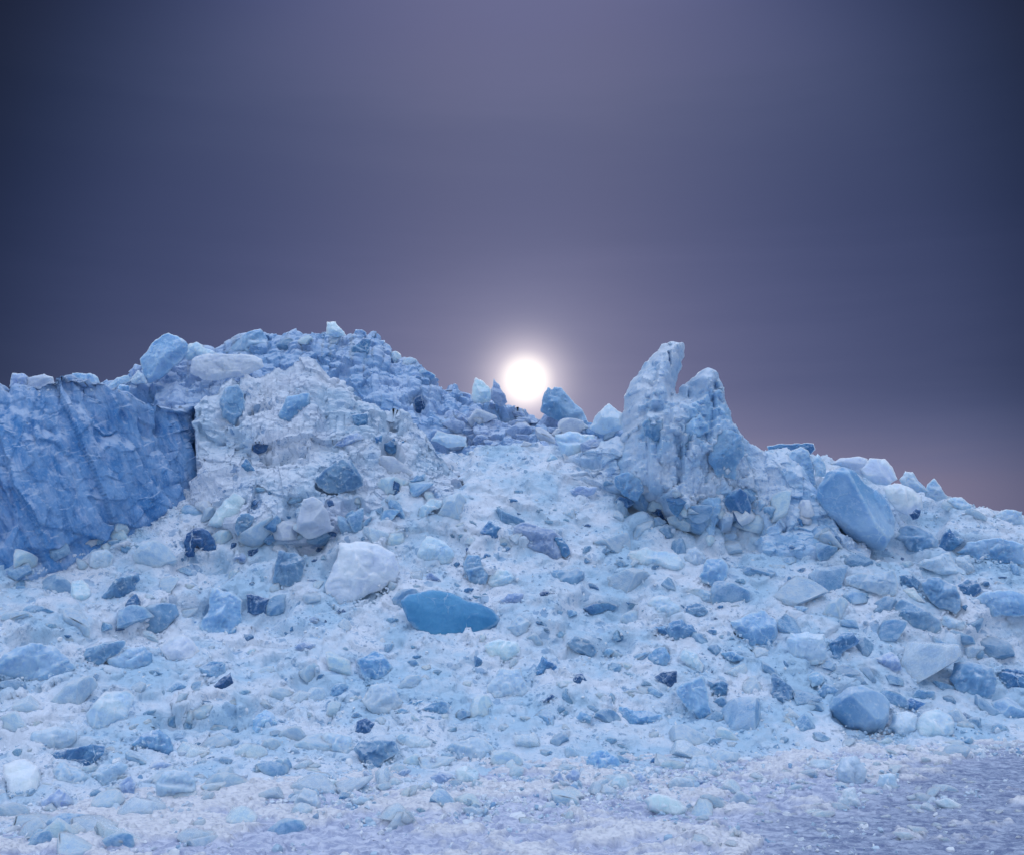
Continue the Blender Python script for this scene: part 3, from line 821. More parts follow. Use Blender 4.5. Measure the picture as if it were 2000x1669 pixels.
b('R6', [(240,1480),(300,1400),(380,1430),(410,1500),(390,1560),(310,1590),(250,1550)], 'clear', 'round', 'ice_boulder', "=crumbly pale ice boulder standing alone on the flat grey ice", "crumbly pale boulder", up=1)
b('R6', [(400,1390),(450,1340),(530,1370),(530,1430),(440,1440)], 'pale', 'gem', 'ice_chunk', "pale ice chunk", up=1)
b('R6', [(590,1480),(660,1450),(730,1470),(720,1510),(610,1515)], 'clear', 'flat', 'ice_slab', "low flat pale ice slab", up=1)
b('R6', [(350,1120),(450,1050),(600,1080),(620,1160),(580,1210),(450,1180)], 'pale', 'round', 'ice_block', "=broad pale ice block half sunk beside the ribbed grey block")
b('R6', [(870,1080),(960,1060),(1110,1110),(1080,1160),(990,1190),(920,1140)], 'pale', 'gem', 'ice_slab', "pale slanting ice slab")
b('R6', [(945,885),(990,850),(1060,850),(1000,900)], 'deep', 'gem', 'ice_chunk', "thin dark blue ice chunk")
b('R6', [(855,930),(905,905),(970,920),(930,950)], 'deep', 'gem', 'ice_chunk', "dark blue ice sliver")
b('R6', [(240,520),(290,490),(380,505),(350,540),(290,570)], 'grey', 'gem', 'ice_chunk', "grey kite-shaped ice chunk")
b('M3', [(1205,470),(1215,385),(1290,350),(1430,370),(1580,410),(1690,490),(1750,580),(1770,650),(1720,690),(1650,740),(1600,750),(1480,670),(1340,560)], 'grey', 'gem', 'ice_block', "=long grey-blue ice block lying tilted with dark blue ends", "long grey block", fine=1.4)
b('M3', [(1600,480),(1690,490),(1750,580),(1770,650),(1720,690),(1670,670)], 'deep', 'gem', 'ice_chunk', "=dark blue rounded ice chunk at the lower end of the long grey block", lift=.10)
b('M3', [(885,450),(930,380),(970,325),(1050,370),(1140,420),(1100,480),(1040,520),(960,500)], 'deep', 'gem', 'ice_block', "=four-sided steel-blue ice block beside the long grey block", "steel-blue block")
b('M3', [(265,700),(300,590),(370,480),(480,510),(600,590),(640,660),(610,740),(530,780),(450,750),(350,730)], 'pale', 'gem', 'ice_block', "=wide pale ice block with rounded top beside the frosted white boulder", "wide pale block", fine=1.2)
b('M3', [(250,300),(290,210),(400,110),(520,130),(520,200),(420,230),(370,290),(280,350)], 'pale', 'gem', 'ice_slab', "pale oblong ice slab")
b('M3', [(720,740),(760,660),(880,660),(920,790),(980,860),(950,950),(880,970),(780,920),(740,840)], 'blue', 'round', 'ice_block', "=blue curved ice block of a joined pair, uphill of the lens-shaped block")
b('M3', [(970,870),(1060,800),(1170,820),(1230,890),(1150,1000),(1040,1000),(960,950)], 'pale', 'round', 'ice_block', "=pale ribbed ice block of a joined pair, uphill of the lens-shaped block")
b('M3', [(1565,880),(1600,810),(1700,800),(1770,820),(1840,780),(1910,830),(1910,890),(1860,950),(1810,1035),(1740,1020),(1650,940)], 'blue', 'smooth', 'ice_block', "=heart-shaped blue ice block half buried in white snow", "heart-shaped block")
b('M3', [(1050,1120),(1130,1075),(1160,1040),(1310,1035),(1330,1090),(1300,1150),(1200,1140),(1090,1170)], 'grey', 'gem', 'ice_block', "=grey-blue humped ice block close above the end of the lens-shaped block")
b('M3', [(1450,1090),(1480,1025),(1560,1020),(1625,1040),(1540,1065)], 'dark', 'gem', 'ice_chunk', "=thin dark beak-shaped ice chunk below the heart-shaped block")
b('M3', [(355,870),(390,830),(450,860),(550,950),(480,950),(380,920)], 'grey', 'round', 'ice_chunk', "=grey slanting ice chunk above the lens-shaped block, near the frosted white boulder")
b('M4', [(95,1190),(130,1160),(220,1130),(340,1130),(445,1165),(380,1210),(300,1220),(220,1255),(150,1240)], 'deep', 'smooth', 'ice_block', "=small lens-shaped blue ice block, a lesser twin of the large lens", "small blue lens")
b('M4', [(720,1130),(780,1070),(860,1055),(940,1070),(1040,1160),(1050,1220),(980,1280),(860,1320),(760,1260)], 'pale', 'round', 'ice_boulder', "=pale disc-like ice boulder above the jagged dark shards", "pale disc boulder")
b('M4', [(1090,1170),(1200,1130),(1270,1150),(1320,1210),(1280,1260),(1200,1300),(1110,1250)], 'streak', 'gem', 'ice_block', "=striped blue ice block beside the pale disc boulder")
b('M4', [(750,1400),(800,1360),(900,1350),(940,1480),(890,1440)], 'deep', 'gem', 'ice_shard', "=curved dark blue shard at the lower end of the jagged dark group")
b('M4', [(930,1330),(1060,1280),(1100,1340),(1160,1340),(1210,1420),(1150,1470),(1050,1490),(950,1500),(910,1400)], 'streak', 'gem', 'ice_block', "=jagged dark blue ice block with notched top below the pale disc boulder", "jagged dark block", lift=.06)
b('M4', [(1290,1410),(1330,1385),(1400,1395),(1400,1440),(1330,1450)], 'deep', 'smooth', 'ice_chunk', "=dark oval ice chunk beside the jagged dark block")
b('M4', [(1075,680),(1120,600),(1200,580),(1270,640),(1300,700),(1260,760),(1200,860),(1140,860),(1110,780)], 'clear', 'round', 'ice_block', "=glassy round ice block full of white bubbles below the tower", "bubbly glass block")
b('M4', [(1255,830),(1310,700),(1450,690),(1510,760),(1500,900),(1460,1000),(1330,960),(1200,910)], 'mist', 'gem', 'ice_block', "=blue wedge-bottomed ice block against the bubbly glass block", "wedge-bottomed block")
b('M4', [(520,690),(560,620),(720,580),(770,620),(1000,640),(1100,760),(1090,820),(980,850),(800,770),(600,740)], 'pale', 'gem', 'ice_slab', "=wide pale melted ice slab uphill of the pale disc boulder", "wide melted slab")
b('M4', [(1090,1010),(1250,990),(1400,1040),(1450,1110),(1380,1180),(1230,1110)], 'pale', 'gem', 'ice_slab', "=pale blue ice slab below the wedge-bottomed block")
b('M4', [(1520,1310),(1700,1240),(1850,1190),(1980,1290),(2000,1420),(1930,1560),(1760,1610),(1570,1420)], 'mist', 'gem', 'ice_block', "=large milky blue ice block with pale snow ledge above it", "large milky block", fine=1.3)
b('M4', [(400,140),(450,95),(530,110),(600,160),(520,210),(440,180)], 'deep', 'gem', 'ice_chunk', "=dark blue angular ice chunk in the snow below the crest notch", "crest notch chunk")
b('M4', [(750,240),(790,210),(860,220),(880,290),(950,350),(930,370),(880,350),(840,290)], 'dark', 'gem', 'ice_chunk', "=dark hook-shaped ice chunk below the foot of the horned tower", "dark hook chunk")
b('M4', [(900,110),(1000,90),(1110,150),(1060,220),(1010,310),(970,260)], 'deep', 'gem', 'ice_block', "=deep blue fill for the shaded crevice under the foot of the horned tower")  # crevice shade put into a deep blue solid
b('M4', [(1450,130),(1520,50),(1630,10),(1700,80),(1740,200),(1720,290),(1680,330),(1660,410),(1600,350),(1540,260),(1480,180)], 'deep', 'smooth', 'ice_block', "=deep blue drop-shaped ice block on the flank below the tower", "drop-shaped block", lift=.06)
b('F', [(1594,968),(1600,945),(1615,921),(1636,913),(1666,924),(1684,945),(1714,957),(1738,984),(1750,1014),(1744,1044),(1726,1076),(1690,1064),(1660,1046),(1630,1017),(1606,996)], 'mist', 'smooth', 'ice_boulder', "=huge smooth blue ice boulder leaning on the flank near the end of the ridge", "huge smooth boulder", Y=12.1, lift=.0, fine=2.0, T=.42, cuts=2)
b('R4', [(470,1020),(540,980),(660,970),(720,985),(700,1050),(690,1110),(640,1080),(570,1045)], 'white', 'smooth', 'ice_block', "=curved snowy lip of ice over the huge smooth boulder", Y=12.75)
b('R4', [(670,1060),(730,980),(830,985),(880,1040),(915,1120),(850,1160),(760,1150),(700,1110)], 'white', 'smooth', 'ice_boulder', "=rounded snowy boulder on the skyline behind the huge smooth boulder", "snowy skyline boulder", Y=12.7, fine=1.3)
b('R4', [(820,1170),(900,1145),(1010,1180),(1070,1240),(1075,1310),(980,1360),(900,1320),(850,1250)], 'white', 'round', 'ice_boulder', "=lower whitish boulder resting against the snowy skyline boulder", Y=12.3)
b('R4', [(920,1120),(960,1065),(1010,1070),(1060,1140),(1110,1200),(1020,1210),(950,1180)], 'pale', 'round', 'ice_boulder', "=pale rounded boulder next down the skyline from the snowy one", Y=12.7)
b('R4', [(1090,1190),(1150,1110),(1190,1160),(1250,1240),(1170,1265),(1090,1230)], 'pale', 'gem', 'ice_shard', "=pale pointed shard on the descending skyline", "pale pointed shard", Y=12.7)
b('R4', [(55,905),(200,890),(365,885),(375,930),(340,960),(250,1010),(120,1010),(90,950)], 'deep', 'gem', 'ice_slab', "=flat-topped dark blue slab on the skyline between tower and boulders", "flat-topped slab", Y=14.2)
b('R4', [(185,1010),(220,930),(280,905),(330,930),(360,1010),(380,1150),(300,1220),(205,1130)], 'mist', 'round', 'ice_block', "=pale blue rounded ice cone in front of the flat-topped slab", "rounded ice cone", Y=12.9)
b('R4', [(355,1000),(390,950),(440,1020),(450,1100),(370,1100)], 'pale', 'gem', 'ice_shard', "=narrow pale shard beside the rounded ice cone", Y=12.9)
b('R4', [(1230,1250),(1330,1235),(1400,1290),(1380,1360),(1260,1350)], 'pale', 'round', 'ice_boulder', "=pale lump on the low end of the skyline below the pale pointed shard", Y=12.8)
b('R4', [(1390,1320),(1480,1305),(1550,1350),(1480,1420),(1400,1400)], 'white', 'round', 'ice_boulder', "whitish skyline lump", Y=12.8)
b('R4', [(1520,1360),(1600,1320),(1720,1330),(1760,1420),(1560,1430)], 'pale', 'round', 'ice_boulder', "=last pale lump where the skyline runs out", Y=12.8)
b('R4', [(985,1345),(1030,1310),(1065,1320),(1045,1375),(1010,1385)], 'dark', 'gem', 'ice_chunk', "=dark fill for a shaded hole among pale boulders below the skyline", Y=11.95)  # hole drawn as a dark solid, its shade in the colour
b('M6', [(730,500),(800,380),(880,370),(1000,400),(1170,520),(1160,600),(1030,640),(1000,700),(880,620),(830,540)], 'mist', 'round', 'ice_block', "=white-topped blue ice block beside the foot of the huge smooth boulder", "white-capped block", lift=.1)
b('M6', [(1160,620),(1200,470),(1275,400),(1330,480),(1420,520),(1330,600),(1240,650)], 'deep', 'gem', 'ice_block', "=deep blue peaked ice block next to the white-capped block", "deep blue peak", lift=.05)
b('M6', [(1330,650),(1440,540),(1600,510),(1800,500),(2000,560),(2000,760),(1700,770),(1530,750),(1500,690)], 'mist', 'round', 'ice_block', "=long blue ice block with pale top near the low end of the ridge", "long low block", lift=.05)
b('M6', [(1310,700),(1400,680),(1470,660),(1520,830),(1440,860),(1330,820)], 'pale', 'gem', 'ice_shard', "=pale fang-shaped ice shard standing in front of the long low block", lift=.1)
b('M6', [(1030,700),(1200,650),(1280,635),(1310,720),(1430,830),(1430,870),(1250,860),(1100,820),(960,760)], 'pale', 'gem', 'ice_slab', "=pale shelving ice slab below the white-capped block", lift=.05)
b('M6', [(1000,930),(1080,880),(1180,880),(1340,970),(1380,1080),(1380,1200),(1340,1250),(1200,1190),(1060,1080),(1010,1000)], 'mist', 'round', 'ice_boulder', "=blue barrel-shaped ice boulder lying on its side with a pale top", "barrel boulder", lift=.12, fine=1.3)
b('M6', [(1350,960),(1450,900),(1540,910),(1590,1020),(1470,1100),(1390,1060)], 'deep', 'gem', 'ice_block', "=deep blue angular ice block beside the barrel boulder")
b('M6', [(1470,1110),(1600,1030),(1750,1000),(2000,1050),(2050,1250),(1700,1270),(1500,1220)], 'mist', 'gem', 'ice_block', "=big pale blue ice block on the far side of the barrel boulder", "big far block")
b('M6', [(600,850),(730,800),(760,900),(765,1000),(740,1070),(600,1060),(430,1000),(250,960),(260,880)], 'pale', 'gem', 'ice_slab', "=pale sharp-cornered ice slab ending in an upright edge", "sharp-cornered slab", lift=.08, fine=1.2)
b('M6', [(770,1000),(780,860),(900,850),(990,930),(960,1020),(860,970)], 'deep', 'gem', 'ice_block', "=blue fill for the shadowed gap between the sharp-cornered slab and the barrel boulder")  # gap shade painted as a deep blue solid
b('M6', [(790,1010),(920,975),(980,1060),(1060,1140),(930,1110),(860,1060)], 'pale', 'gem', 'ice_slab', "=small pale slab in front of the shadowed gap beside the barrel boulder")
b('M6', [(710,1150),(800,1090),(950,1160),(1180,1300),(1200,1400),(1050,1450),(900,1400),(760,1290)], 'blue', 'gem', 'ice_slab', "=broad blue ice slab sloping down below the barrel boulder", "broad sloping slab")
b('M6', [(1180,1330),(1220,1250),(1440,1300),(1440,1390),(1300,1390)], 'pale', 'gem', 'ice_slab', "pale wedge-like ice slab")
b('R8', [(180,480),(205,430),(420,440),(435,540),(420,630),(300,630),(210,600)], 'pale', 'gem', 'ice_block', "=pale squarish ice block beside a dark gap", "pale squarish block", lift=.1, fine=1.2)
b('R8', [(435,500),(530,430),(600,430),(640,480),(530,560),(520,610),(440,620)], 'deep', 'gem', 'ice_block', "=dark blue fill for the shaded gap beside the pale squarish block")  # a solid whose dark blue carries the shade of the gap
b('R8', [(420,960),(450,880),(560,800),(650,790),(790,850),(825,890),(820,980),(790,1040),(680,1080),(560,1065),(490,1010)], 'mist', 'smooth', 'ice_boulder', "=large rounded blue ice boulder sitting at the slope foot by dark water ice", "large foot boulder", lift=.14, fine=1.5, T=.4)
b('R8', [(810,1030),(850,940),(930,920),(1000,950),(990,1040),(930,1120),(870,1090)], 'pale', 'gem', 'ice_block', "=pale ice block next to the large foot boulder", lift=.06)
b('R8', [(990,1000),(1040,930),(1130,900),(1220,960),(1230,1060),(1100,1110),(960,1130)], 'pale', 'round', 'ice_boulder', "=wide pale ice boulder two along from the large foot boulder", "second foot boulder", lift=.06)
b('R8', [(1200,720),(1230,620),(1320,610),(1480,650),(1500,740),(1450,860),(1370,900),(1280,840)], 'mist', 'round', 'ice_block', "=big hazy blue ice block uphill of the second foot boulder", "hazy blue block", lift=.06)
b('R8', [(1490,660),(1560,650),(1700,680),(1700,800),(1560,780)], 'deep', 'gem', 'ice_block', "=deep blue ice block tucked behind the hazy blue block")
b('R8', [(730,590),(830,550),(880,580),(910,660),(860,690),(780,640)], 'grey', 'gem', 'ice_block', "grey-blue pointed ice block")
b('R8', [(85,690),(110,680),(200,760),(250,830),(220,900),(150,890),(60,840),(90,760)], 'streak', 'gem', 'ice_slab', "=striated dark ice slab tilted downhill of the pale squarish block", "tilted dark slab", lift=.05)
b('R8', [(310,700),(370,670),(420,710),(400,760),(340,780)], 'blue', 'gem', 'ice_chunk', "blue boxy ice chunk")
b('R8', [(370,800),(420,745),(510,790),(470,850),(400,840)], 'blue', 'round', 'ice_chunk', "blue rounded ice chunk")
b('R8', [(950,830),(1000,790),(1110,800),(1110,860),(1060,870),(960,850)], 'blue', 'gem', 'ice_chunk', "blue oblong ice chunk")
b('R8', [(870,870),(960,840),(1060,870),(1000,920),(900,910)], 'deep', 'gem', 'ice_chunk', "dark blue ice chunk")
b('R8', [(490,1290),(520,1210),(620,1200),(690,1290),(670,1370),(630,1425),(570,1400),(510,1380)], 'clear', 'round', 'ice_boulder', "=upright frosty ice lump standing on the dark flat ice", "upright frosty lump", up=1, fine=1.2)
b('R8', [(500,1500),(540,1410),(610,1400),(650,1520),(580,1535),(510,1530)], 'clear', 'round', 'ice_boulder', "=low glassy ice lump in front of the upright frosty lump", up=1)
b('R8', [(735,1390),(760,1320),(870,1320),(880,1400),(850,1440),(770,1440)], 'clear', 'round', 'ice_boulder', "=wet glassy ice lump beside the upright frosty lump", up=1)
b('R8', [(1100,1490),(1180,1465),(1280,1510),(1280,1550),(1200,1545),(1130,1520)], 'clear', 'flat', 'ice_slab', "=flat pale floe lying alone on the dark flat ice", "lone floe", up=1)
b('R8', [(1310,1190),(1350,1160),(1390,1180),(1380,1205)], 'clear', 'gem', 'ice_chunk', "small clear ice chunk", up=1)
b('R8', [(1290,1430),(1350,1415),(1370,1450),(1310,1450)], 'clear', 'gem', 'ice_chunk', "small glinting ice chunk", up=1)
b('R8', [(305,1270),(340,1220),(460,1230),(470,1280),(380,1310)], 'pale', 'gem', 'ice_chunk', "=pale low ice chunk behind the upright frosty lump", up=1)
b('R7', [(60,400),(140,315),(220,370),(190,440),(100,465)], 'pale', 'gem', 'ice_block', "=pale peaked ice block at the downhill end of the lens-shaped block")
b('R7', [(340,460),(400,415),(445,440),(400,480)], 'blue', 'gem', 'ice_chunk', "blue lozenge-shaped ice chunk")
b('R7', [(440,500),(490,450),(580,480),(635,550),(580,605),(500,560)], 'streak', 'gem', 'ice_block', "=white-striped blue ice block below the small blue lens", "white-striped block")
b('R7', [(640,560),(700,525),(750,545),(700,585)], 'blue', 'gem', 'ice_chunk', "blue flat ice chunk")
b('R7', [(240,660),(285,575),(340,610),(380,650),(330,690),(240,710)], 'deep', 'gem', 'ice_block', "=dark blue three-cornered ice block standing out in white snow", "three-cornered block")
b('R7', [(470,760),(500,690),(540,685),(570,735),(520,775)], 'dark', 'gem', 'ice_chunk', "=dark navy egg-sized ice nugget beside the three-cornered block".replace('egg-sized', 'squat'), "navy nugget")
b('R7', [(275,880),(310,845),(340,815),(370,835),(320,860)], 'dark', 'gem', 'ice_chunk', "dark slim ice chunk")
b('R7', [(985,710),(1040,675),(1130,670),(1130,730),(1100,810),(1050,770)], 'dark', 'gem', 'ice_chunk', "=dark tooth-shaped ice chunk beside the pointed triangular slab", "dark tooth chunk")
b('R7', [(1120,790),(1180,740),(1290,690),(1315,760),(1340,900),(1350,1000),(1260,970),(1190,900)], 'blue', 'gem', 'ice_slab', "=pointed triangular blue slab with a pale ridge down its edge", "pointed triangular slab", lift=.08, fine=1.3)
b('R7', [(1320,730),(1400,725),(1450,750),(1445,820),(1350,840)], 'deep', 'round', 'ice_block', "=dark blue roundish ice block behind the pointed triangular slab")
b('R7', [(745,990),(770,890),(860,920),(1030,940),(1045,1010),(930,1035),(780,1025)], 'blue', 'gem', 'ice_block', "=brick-like blue ice block with a pale end", "brick-like block")
b('R7', [(495,960),(530,920),(600,960),(590,1000),(540,1000)], 'blue', 'gem', 'ice_chunk', "blue stubby ice chunk")
b('R7', [(945,580),(1000,530),(1060,520),(1090,600),(1060,650),(970,640)], 'blue', 'gem', 'ice_block', "=mid-blue ice block below the jagged dark block")
b('R7', [(1140,590),(1180,520),(1260,560),(1300,640),(1290,690),(1220,660)], 'pale', 'gem', 'ice_block', "=pale ice block above the tip of the pointed triangular slab")
b('R7', [(560,1230),(600,1175),(680,1165),(760,1210),(780,1260),(720,1330),(600,1330),(570,1280)], 'mist', 'round', 'ice_boulder', "=two-toned pale ice boulder with a darker underside near the slope foot", "two-toned boulder", lift=.05)
b('R7', [(430,1150),(460,1140),(520,1200),(510,1250),(420,1240)], 'pale', 'gem', 'ice_block', "=pale pointed ice block beside the two-toned boulder")
b('R7', [(960,1240),(1000,1205),(1045,1240),(1010,1285)], 'deep', 'gem', 'ice_chunk', "dark blue diamond ice chunk")
b('R7', [(860,1330),(900,1305),(945,1340),(910,1400),(870,1380)], 'grey', 'gem', 'ice_chunk', "grey-blue pointed ice chunk")
b('R7', [(1190,1290),(1230,1200),(1330,1190),(1400,1260),(1390,1330),(1280,1350)], 'pale', 'gem', 'ice_block', "=pale blue many-sided ice block on the slope foot", "many-sided pale block", lift=.05)
b('R7', [(1070,1380),(1130,1330),(1230,1350),(1240,1400),(1170,1430),(1090,1420)], 'clear', 'round', 'ice_boulder', "=whitish ice lump in front of the many-sided pale block", up=1)
b('R7', [(920,1480),(990,1440),(1090,1460),(1200,1530),(1140,1600),(1040,1580),(960,1550)], 'pale', 'flat', 'ice_slab', "=big flat pale ice slab at the very front of the flat ice", "big front slab", up=1)
b('R7', [(700,1390),(760,1320),(820,1340),(840,1410),(780,1450),(700,1440)], 'pale', 'gem', 'ice_block', "pale blocky ice piece", up=1)
b('R7', [(430,1330),(480,1280),(530,1310),(510,1370),(450,1370)], 'grey', 'gem', 'ice_chunk', "grey-blue chunky ice piece")
b('R7', [(330,1350),(400,1300),(430,1370),(380,1395)], 'grey', 'gem', 'ice_chunk', "grey ice chunk")
b('R7', [(-60,760),(20,650),(150,650),(190,760),(200,860),(90,890),(-30,870)], 'pale', 'round', 'ice_block', "=large pale ice block downhill of the three-cornered block", "large pale block", fine=1.3)
b('R7', [(-80,510),(20,470),(130,490),(150,560),(50,620),(-60,620)], 'pale', 'round', 'ice_block', "=pale low ice block just below the lens-shaped block")
b('R7', [(1400,560),(1480,545),(1555,580),(1540,610),(1450,610)], 'blue', 'round', 'ice_chunk', "blue low ice chunk")
b('R2', [(370,1120),(470,1040),(560,980),(620,990),(700,1110),(700,1160),(640,1190),(540,1215),(450,1200)], 'streak', 'gem', 'ice_block', "=broad striated blue ice block jutting from the face of the grey mound", "jutting striated block", lift=.14, fine=1.3)
b('R2', [(500,900),(600,830),(660,810),(710,860),(640,880),(560,910)], 'grey', 'gem', 'ice_slab', "=grey shadowed ice slab above the jutting striated block")
b('R2', [(850,1140),(900,1120),(940,1150),(935,1210),(905,1245),(865,1220)], 'dark', 'gem', 'ice_chunk', "=blackish fill for a shaded hole in the grey mound", "dark hole")  # dark solid painted in place of the hole's shade
b('R2', [(1000,1130),(1050,1090),(1110,1080),(1100,1140),(1050,1175)], 'blue', 'gem', 'ice_chunk', "=blue diamond-shaped ice chunk beside the dark hole")
b('R2', [(830,890),(900,850),(970,870),(950,930),(890,960),(840,930)], 'deep', 'round', 'ice_chunk', "=deep blue roundish ice chunk embedded near the mound's lower shoulder", "shoulder chunk")
b('R2', [(770,840),(830,830),(820,880),(780,885)], 'deep', 'gem', 'ice_chunk', "=small deep blue ice chunk next to the shoulder chunk")
b('R2', [(620,700),(740,690),(730,770),(690,800),(640,770)], 'deep', 'gem', 'ice_chunk', "=deep blue ice chunk embedded high under the mound's stepped edge")
b('R2', [(140,720),(200,580),(350,560),(360,640),(280,720),(190,760)], 'blue', 'gem', 'ice_block', "=blue ice block embedded just under the mound's highest point", "summit block", lift=.02)
b('R2', [(620,260),(700,200),(750,210),(740,290),(690,380),(630,350)], 'deep', 'smooth', 'ice_block', "=deep blue bare ice patch under the back ridge's rounded top", "ridge-top blue patch")
b('R2', [(460,180),(462,95),(520,95),(560,145),(590,185),(520,200)], 'pale', 'gem', 'ice_shard', "=pale shard sticking up on the very top of the back ridge", "top shard", Y=15.5)
b('R2', [(1135,870),(1180,800),(1370,840),(1380,910),(1250,915)], 'pale', 'gem', 'ice_block', "=pale blue ice block where the mound meets the grey lumpy snow", "saddle block", Y=13.3)
b('R2', [(1410,870),(1440,830),(1510,840),(1520,880),(1450,915)], 'grey', 'round', 'ice_boulder', "=dark grey boulder among the lumps near the saddle block")
b('R2', [(1030,600),(1080,570),(1110,650),(1100,690),(1040,690)], 'dark', 'gem', 'ice_chunk', "=dark fill for a shaded recess on the back ridge above the saddle block")  # recess shade built as a dark solid
b('R2', [(1405,600),(1420,490),(1430,455),(1480,480),(1530,530),(1545,590),(1490,640),(1430,630)], 'pale', 'gem', 'ice_shard', "=broad pale shard on the crest beside the sun", "broad sunlit shard".replace('sunlit ', ''), Y=15.2)
b('R2', [(1530,600),(1545,490),(1550,458),(1590,510),(1640,620),(1600,650)], 'grey', 'gem', 'ice_shard', "=thin grey spike on the crest touching the sun's glow", "thin grey spike", Y=15.1)
b('R3', [(285,680),(295,610),(310,560),(335,520),(360,540),(375,520),(420,522),(480,590),(540,650),(600,750),(590,800),(520,790),(430,760),(330,710)], 'mist', 'gem', 'ice_shard', "=dark blue shark-fin shard on the crest just past the sun", "shark-fin shard", Y=14.9, fine=1.3)
b('R3', [(600,790),(640,710),(700,650),(730,622),(760,650),(820,690),(830,790),(700,830)], 'pale', 'gem', 'ice_shard', "=pale pyramid shard between the shark-fin shard and the horned tower", "pale pyramid", Y=14.2)
b('R3', [(770,1100),(850,1070),(930,1110),(960,1200),(920,1260),(830,1230),(770,1160)], 'mist', 'round', 'ice_boulder', "=blue-grey boulder leaning at the near foot of the horned tower", "tower-foot boulder", lift=.12)
b('R3', [(480,1190),(540,1160),(660,1170),(640,1210),(560,1240),(500,1230)], 'grey', 'round', 'ice_boulder', "=grey undercut boulder in the snow beside the tower-foot boulder", lift=.06)
b('R3', [(380,830),(480,805),(640,830),(660,960),(560,1010),(430,980)], 'pale', 'round', 'ice_block', "=broad pale cyan ice block on the crest of the white slope", "cyan crest block", Y=13.2)
b('R3', [(320,1010),(350,945),(400,980),(395,1010)], 'blue', 'gem', 'ice_chunk', "=small blue ice chunk below the cyan crest block")
b('R3', [(940,760),(980,730),(1090,720),(1090,850),(1030,920),(960,830)], 'blue', 'gem', 'ice_block', "=blue fractured ice embedded in the tower's face below the tall horn", lift=.0, rough=.16)
b('R3', [(1200,900),(1220,800),(1330,690),(1390,800),(1330,850),(1240,910)], 'blue', 'gem', 'ice_block', "=blue ice embedded in the tower under its shorter horn", lift=.0, rough=.16)
b('R3', [(1380,970),(1400,860),(1470,800),(1590,830),(1600,980),(1560,1130),(1440,1110)], 'blue', 'gem', 'ice_block', "=tall blue ice face on the shaded flank of the tower", "tower flank face", lift=.0, rough=.16)
b('R1', [(810,340),(880,250),(950,190),(1000,165),(1060,190),(1125,240),(1120,300),(1060,370),(1000,420),(940,470),(870,500),(830,440)], 'mist', 'gem', 'ice_block', "=big tilted blue-grey ice block leaning on the far crest", "big tilted block", Y=14.9, fine=1.5)
b('R1', [(1140,430),(1150,340),(1240,305),(1420,310),(1610,340),(1620,390),(1520,440),(1400,460),(1250,480)], 'white', 'round', 'ice_slab', "=thick snow-topped slab with a dark underside on the far crest", "snow-topped slab", Y=14.8, fine=1.3)
b('R1', [(1370,300),(1430,230),(1520,160),(1600,140),(1640,200),(1680,350),(1600,340),(1500,320),(1420,320)], 'mist', 'round', 'ice_block', "=rounded blue ice block on the skyline behind the snow-topped slab", Y=15.6)
b('R1', [(1100,330),(1130,240),(1180,225),(1240,270),(1320,300),(1270,340),(1150,360)], 'pale', 'round', 'ice_block', "=pale ice block on the skyline between the big tilted block and the snow-topped slab", Y=15.3)
b('R1', [(735,420),(780,370),(830,380),(820,430),(760,450)], 'grey', 'round', 'ice_boulder', "=small grey boulder at the outer foot of the big tilted block", Y=14.9)
b('R1', [(745,480),(800,405),(835,440),(860,500),(770,500)], 'pale', 'round', 'ice_boulder', "=small pale boulder under the big tilted block", Y=14.75)
b('R1', [(570,540),(660,460),(740,445),(755,480),(650,530),(600,560)], 'pale', 'gem', 'ice_slab', "=pale sloping slab low on the skyline between blue wall and big tilted block", Y=14.9)
b('R1', [(630,580),(680,505),(740,510),(745,570),(680,600)], 'mist', 'round', 'ice_boulder', "=pale lump under the sloping slab behind the blue wall", Y=14.5)
b('R1', [(50,510),(70,470),(120,450),(190,435),(245,455),(260,520),(150,540)], 'white', 'smooth', 'ice_boulder', "=snowy boulder peeping over the blue wall beside its highest point", "wall-top boulder", Y=12.2)
b('R1', [(360,470),(370,430),(430,430),(490,430),(540,460),(570,560),(480,520)], 'mist', 'round', 'ice_boulder', "=blue-grey boulder on top of the wall past its highest point", Y=12.1)
b('R1', [(-40,520),(-20,430),(45,430),(85,455),(90,510)], 'grey', 'round', 'ice_boulder', "=grey boulder on the wall top next to the snowy one", Y=12.2)
b('R1', [(1330,600),(1370,520),(1450,500),(1500,620),(1500,700),(1420,780),(1350,720)], 'blue', 'gem', 'ice_block', "=blue-grey ice block embedded in the mound's corner nearest the blue wall".replace('nearest the', 'by the'), "mound-corner block", lift=.03)
b('R1', [(1470,1030),(1505,980),(1565,1065),(1500,1070)], 'deep', 'gem', 'ice_chunk', "=dark triangular ice chunk in the mound face below the mound-corner block", "dark triangle")
b('R1', [(1545,900),(1580,880),(1650,880),(1640,930),(1580,960),(1550,940)], 'dark', 'gem', 'ice_chunk', "=dark ragged ice chunk in the mound face above the dark triangle")
b('M2', [(30,360),(100,250),(280,50),(400,120),(340,250),(280,400),(120,400)], 'pale', 'gem', 'ice_slab', "=pale blue oblong ice slab below the mound's corner by the blue wall", "pale oblong slab", fine=1.2)
b('M2', [(300,350),(340,270),(420,250),(480,290),(460,360),(400,470),(330,490),(300,430)], 'streak', 'round', 'ice_block', "=crackled blue ice block next to the pale oblong slab", "crackled block")
b('M2', [(570,390),(700,270),(740,300),(780,390),(720,460),(620,420)], 'streak', 'gem', 'ice_block', "=crackled blue ice block uphill of its twin beside the pale domed boulder")
b('M2', [(490,500),(560,430),(680,450),(710,500),(620,580),(560,540)], 'streak', 'gem', 'ice_block', "=crackled blue ice block above the scratched glassy block")
